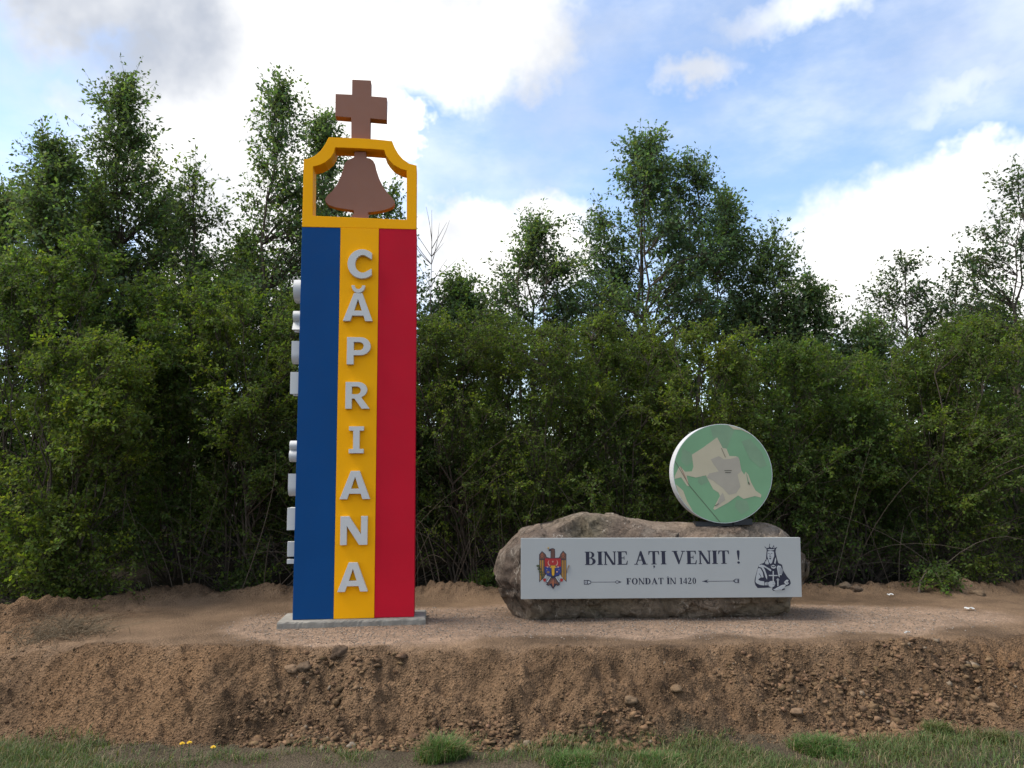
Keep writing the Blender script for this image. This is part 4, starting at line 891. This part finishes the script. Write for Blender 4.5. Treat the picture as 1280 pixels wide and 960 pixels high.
def tree_px(u, vtop, hw, depth, seed, label, col=(.118, .175, .078), vlow=430, nlobes=9, nb=120, tw=6, lf=11, lsize=.078, stems=1, shape='spire', lean=0.0, yellow=0.1):
    """a tree whose top shows near image point (u, vtop) when it stands `depth` metres away"""
    top = on_y(u, vtop, depth); bx = on_y(u, 600, depth).x; gz = float(ground_z([bx], [depth], False)[0]); H = top.z - gz; k = depth / 962.0; nb = int(nb * 1.75); lf = lf + 1; hw = hw * (1.4 if shape == 'spire' else 1.22)
    zl = on_y(u, vlow, depth).z - gz; R = hw * k; rs = np.random.RandomState(seed + 500); dx = top.x - bx + lean
    lobes = []
    for i in range(nlobes):
        f = (i + .5) / nlobes; z = zl + (H - zl) * f
        if shape == 'spire': r = R * ((1 - f) ** .85 + .06) * (.85 + .4 * rs.rand()); off = R * (1 - f) ** .85 * .62
        else: r = R * ((1 - f) ** .6 + .06) * (.75 + .3 * rs.rand()); off = R * .72 * (1 - f) ** .6
        a = i * 2.9 + rs.rand() * 1.4; rr = max(r * .52, .15); cz = min(z, H - rr * .7)
        lobes.append((dx * f + off * math.cos(a), off * .8 * math.sin(a), cz, rr, rr, max(rr * .8, (H - zl) / nlobes * .8), .4 + r))
    lobes.append((dx, 0, H - .32, .13, .13, .36, .16)); lobes.append((dx * .8, 0, H - .9, .22, .22, .4, .3))
    st = [(dx, 0, H - .05)]
    for i in range(stems - 1): a = rs.rand() * 6.28; st.append((dx + R * .5 * math.cos(a), R * .4 * math.sin(a), H * (.66 + .22 * rs.rand())))
    return plant('tree', (bx, depth), st, lobes, nb, tw, lf, lsize, col, label, 'tree', None, seed, .5, stem_r=.055 * H / 8, yellow=yellow, sprig=.4, droop=.12)

tree_px(118, 225, 75, 14.6, 21, 'bushy tree filling the crown gap left of the tall spire shaped tree', nb=120, vlow=440, nlobes=9, shape='round', stems=2, col=(.09, .14, .058))
tree_px(206, 235, 60, 14.9, 22, 'bushy tree filling in right of the tall spire shaped tree', nb=100, vlow=440, nlobes=9, shape='round', stems=2, col=(.09, .14, .058))
tree_px(752, 262, 62, 15.3, 23, 'lower tree standing against the left flank of the broad dark tree', nb=45, vlow=440, nlobes=9, stems=3, col=(.105, .165, .092))
tree_px(1085, 408, 50, 15.2, 24, 'low leafy tree closing the gap in the tree line at the right', nb=70, vlow=480, nlobes=6, stems=2)
tree_px(1245, 372, 60, 15.6, 25, 'bushy tree below the open crowned tree at the right edge', nb=60, vlow=460, nlobes=8, shape='round', stems=2)
tree_px(155, 93, 92, 13.6, 1, 'tall spire shaped tree at the left, highest of the left group', nb=175, vlow=420, nlobes=12, lf=10)
tree_px(62, 172, 78, 12.8, 2, 'tree at the left edge with a broken rounded top, left of the tall spire tree', nb=190, vlow=420, nlobes=11, shape='round', stems=2)
tree_px(352, 97, 68, 13.4, 3, 'narrow tall tree just left of the striped tower', nb=135, vlow=430, nlobes=11, lf=9, col=(.115, .175, .085))
tree_px(404, 140, 40, 14.6, 4, 'slender tree whose top shows behind the bell frame', nb=110, vlow=430, nlobes=9, col=(.115, .175, .085))
tree_px(243, 205, 44, 13.2, 5, 'thin open tree with a leaning top twig between the two tall left trees', nb=42, vlow=400, nlobes=7, lf=7)
tree_px(8, 235, 60, 14.0, 6, 'tree cut off by the left picture edge', nb=120, vlow=430, shape='round')
tree_px(808, 168, 84, 14.6, 7, 'broad dark tree with a crooked top right of the middle, tallest of the right group', nb=175, vlow=430, nlobes=16, lf=11, shape='round', stems=5, col=(.105, .165, .092))
tree_px(870, 195, 38, 14.9, 17, 'slim leaning tree standing out at the right shoulder of the broad dark tree', nb=40, vlow=330, nlobes=6, lf=10, col=(.105, .165, .092))
tree_px(672, 272, 62, 14.2, 8, 'low spreading tree left of the broad dark tree', nb=105, vlow=450, nlobes=10, lf=10, stems=4, shape='round', col=(.11, .168, .085))
tree_px(908, 238, 48, 15.5, 9, 'feathery tree right of the broad dark tree', nb=105, vlow=430, nlobes=10, stems=2, col=(.12, .178, .088))
tree_px(965, 290, 60, 15.0, 10, 'lower feathery tree at the right end of the middle group', nb=95, vlow=450, nlobes=9, stems=2, col=(.12, .178, .088))
tree_px(1015, 358, 52, 15.0, 11, 'small tree sloping down to the gap in the tree line', nb=60, vlow=460, nlobes=7, stems=2)
tree_px(1132, 322, 50, 16.5, 12, 'thin open tree right of the gap in the tree line', nb=42, vlow=430, nlobes=7, lf=8, shape='round', stems=2, col=(.075, .115, .065))
tree_px(1196, 350, 32, 16.0, 13, 'small tree top between the thin open tree and the right edge tree', nb=26, vlow=430, nlobes=5, lf=8, col=(.075, .115, .065))
tree_px(1272, 203, 56, 14.6, 14, 'open crowned tree at the right picture edge', nb=52, vlow=400, nlobes=9, lf=8, shape='round', stems=3, col=(.075, .115, .065))
tree_px(575, 348, 42, 14.8, 15, 'small bushy tree just right of the striped tower', nb=90, vlow=430, nlobes=7, stems=2, col=(.105, .165, .072))
tree_px(480, 235, 50, 14.5, 16, 'tree mostly hidden behind the striped tower', nb=70, vlow=420, nlobes=7)
tree_px(300, 300, 70, 14.8, 18, 'bushy tree filling the gap between the tall left trees', nb=110, vlow=440, nlobes=7, shape='round', stems=2, col=(.095, .145, .062))

def shrub(x, y, H, R, seed, label, col, lsize=.042, nb=190, tw=8, lf=12, bare=1.3, group=None, yellow=.15, ns=11, cat='shrub', name='shrub', droop=.3, barkcol=(.105, .085, .065)):
    rs = np.random.RandomState(seed + 900); stems = []
    for i in range(ns): a = rs.rand() * 6.28; r = R * (.25 + .6 * rs.rand()); stems.append((r * math.cos(a), r * .8 * math.sin(a), H * (.62 + .34 * rs.rand())))
    lobes = []
    for i in range(13):
        f = rs.rand(); a = rs.rand() * 6.28; z = H * (.22 + .64 * f); r = R * (.55 + .25 * math.sin(f * 3.0)); lobes.append((r * .8 * math.cos(a), r * .75 * math.sin(a), z, R * .42, R * .42, H * .15, 1.0))
    for i in range(4): a = rs.rand() * 6.28; lobes.append((R * .5 * math.cos(a), R * .4 * math.sin(a), H * (.84 + .06 * rs.rand()), R * .22, R * .22, H * .10, .35))
    lobes.append((0, -.1, H * .5, R * .9, R * .8, H * .42, 3.0)); lobes.append((0, -.1, H * .15, R * .95, R * .7, H * .15, 3.2 if bare < 1 else 1.2))
    return plant(name, (x, y), stems, lobes, nb, tw, lf, lsize, col, label, cat, group, seed, .26, barkcol, .018, low_bare=bare, droop=droop, yellow=yellow)
G_OL = (.095, .138, .036); G_MD = (.084, .130, .036); G_DK = (.062, .100, .034); G_YL = (.112, .155, .036)
row = [(-6.7, 10.4, 5.2, 1.5, 'large dark green shrub at the left picture edge', G_MD, 1.0, .05),
       (-5.6, 9.7, 3.6, 1.25, 'spreading yellow green shrub leaning out over the dirt at the left', G_YL, .8, .048),
       (-4.9, 11.4, 4.9, 1.35, 'tall leafy green shrub under the spire shaped tree', G_MD, 1.2, .055),
       (-3.7, 10.9, 4.5, 1.25, 'olive green shrub with bare lower twigs midway between left edge and tower', G_OL, 1.7, .045),
       (-2.7, 11.2, 4.4, 1.2, 'dark twiggy shrub just left of the striped tower', G_DK, 2.0, .042),
       (-1.6, 11.3, 4.3, 1.2, 'shrub mostly hidden behind the striped tower', G_DK, 1.8, .042),
       (-.65, 11.1, 4.2, 1.15, 'fine leaved shrub with brown bare base just right of the striped tower', G_OL, 2.0, .036),
       (.4, 10.9, 3.95, 1.2, 'fine leaved olive shrub between the tower and the boulder', G_OL, 1.9, .036),
       (1.5, 11.0, 4.0, 1.2, 'dense fine leaved shrub behind the left half of the boulder', G_OL, 1.8, .038),
       (2.6, 10.9, 3.9, 1.2, 'yellowish shrub right behind the round map disc', G_YL, 1.6, .040),
       (3.7, 10.9, 3.75, 1.25, 'green shrub with overhanging sprays right of the map disc', G_MD, 1.5, .045),
       (4.8, 11.1, 3.6, 1.2, 'dark green shrub with a shady hollow under it right of the board', G_MD, 1.6, .045),
       (5.9, 10.8, 3.75, 1.25, 'rounded willow like shrub at the right', G_OL, 1.5, .040),
       (7.1, 10.9, 4.1, 1.35, 'tall rounded shrub at the right picture edge', G_OL, 1.3, .042)]
for i, (x, y, H, R, lab, c, bare, ls) in enumerate(row): shrub(x, y, H, R, 30 + i, lab, c, ls * 1.12, nb=330, tw=8, lf=15, bare=bare * .6)
for i in range(12):
    x = -10.2 + i * 1.85; shrub(x, 13.2 + .4 * math.sin(i * 2.1), 3.9 - .25 * abs(math.sin(i * 1.3)) + (.7 if x < -1 else 0), 1.5, 60 + i, 'dark green shrub deep in the thicket behind the front row', G_DK, .075, nb=150, tw=7, lf=13, bare=.2, group='shrubs deep in the thicket', ns=7)
for i in range(13):
    x = -13.2 + i * 2.2; shrub(x, 17.0 + .5 * math.sin(i * 1.7), 4.0, 1.9, 80 + i, 'dim green shrub at the back of the thicket', G_DK, .12, nb=150, tw=6, lf=13, bare=.1, group='shrubs at the back of the thicket', ns=6)
# low plants on the edge of the thicket
for (u, v, H, R, lab, c) in [(75, 762, .62, .42, 'low yellow green bush at the dirt edge at the far left', G_YL), (300, 742, .35, .25, 'small green sapling at the thicket foot left of the tower', G_MD), (1183, 744, .30, .28, 'low leafy plant at the thicket foot right of the board', G_MD), (1245, 738, .5, .42, 'low bright green bush at the thicket foot at the far right', G_YL), (600, 738, .25, .2, 'tiny green plant beside the left end of the boulder', G_MD)]:
    p = on_z(u, v, 0); shrub(p.x, p.y + .25, H, R, int(u), lab, c, .05, nb=34, tw=5, lf=8, bare=0, ns=6, cat='plant', name='low_plant')

# bare arching canes and dead twigs at the thicket front
def canes():
    rs = np.random.RandomState(77); n = 190; x = rs.uniform(-6.2, 7.2, n); y = rs.uniform(10.1, 10.8, n); z = ground_z(x, y, False)
    a = np.stack([x, y, z], 1); d = np.stack([rs.randn(n) * .7, -rs.rand(n) * .35, .3 + 1.5 * rs.rand(n)], 1); m = a + d * .6 + np.array([0, 0, .35]) ; b = a + d + rs.randn(n, 3) * .3
    V, F, C = tubes(bez(a, m, b, 8), np.linspace(1, .3, 8)[None] * (.003 + .004 * rs.rand(n, 1)), 4, (.13, .105, .08), rs)
    tag(link('bare_canes', np_mesh('bare_canes', V, F, [M_bark], C)), 'tangle of bare grey brown canes at the foot of the thicket', 'twigs', kind='stuff')
canes()
def deadgrass():
    rs = np.random.RandomState(78); n = 420; p = on_z(78, 806, -.1); x = p.x + rs.randn(n) * .22; y = p.y + rs.randn(n) * .16; z = ground_z(x, y)
    a = np.stack([x, y, z + .01], 1); d = np.stack([rs.randn(n) * .16 + .06, rs.randn(n) * .1, .02 + .12 * rs.rand(n)], 1)
    V, F, C = tubes(bez(a, a + d * .6 + np.array([0, 0, .05]), a + d, 5) - np.array([p.x, p.y, 0]), np.linspace(1, .4, 5)[None] * (.0018 + .0018 * rs.rand(n, 1)), 3, (.22, .17, .11), rs)
    o = link('dead_grass_clump', np_mesh('dead_grass_clump', V, F, [M_bark], C)); o.location = (p.x, p.y, 0); tag(o, 'heap of dead straw coloured stalks on the dirt at the far left', 'dead grass')
deadgrass()
def bare_tree():
    rs = np.random.RandomState(5); t = empty('bare_sapling', (-1.55, 14.0, .25), 0, 'leafless thin sapling showing against the cloud just right of the tower', 'tree')
    top = on_y(540, 292, 14.0); H = top.z - .25; dx = top.x + 1.55
    SP = bez(np.array([[0, 0, 0.]]), np.array([[dx * .4, 0, H * .5]]), np.array([[dx, 0, H]]), 40); tk = tubes(SP, np.linspace(.03, .003, 40)[None], 6, (.16, .13, .11), rs)
    link('trunk', np_mesh('trunk', *tk[:2], [M_bark], tk[2]), t); n = 22; k = rs.randint(20, 39, n); a = SP[0, k]; d = np.stack([rs.randn(n) * .3, rs.randn(n) * .3, .35 + .5 * rs.rand(n)], 1)
    tk = tubes(bez(a, a + d * .5 + rs.randn(n, 3) * .04, a + d, 5), np.linspace(.008, .002, 5)[None] * np.ones((n, 1)), 4, (.16, .13, .11), rs); link('branches', np_mesh('branches', *tk[:2], [M_bark], tk[2]), t)
bare_tree()
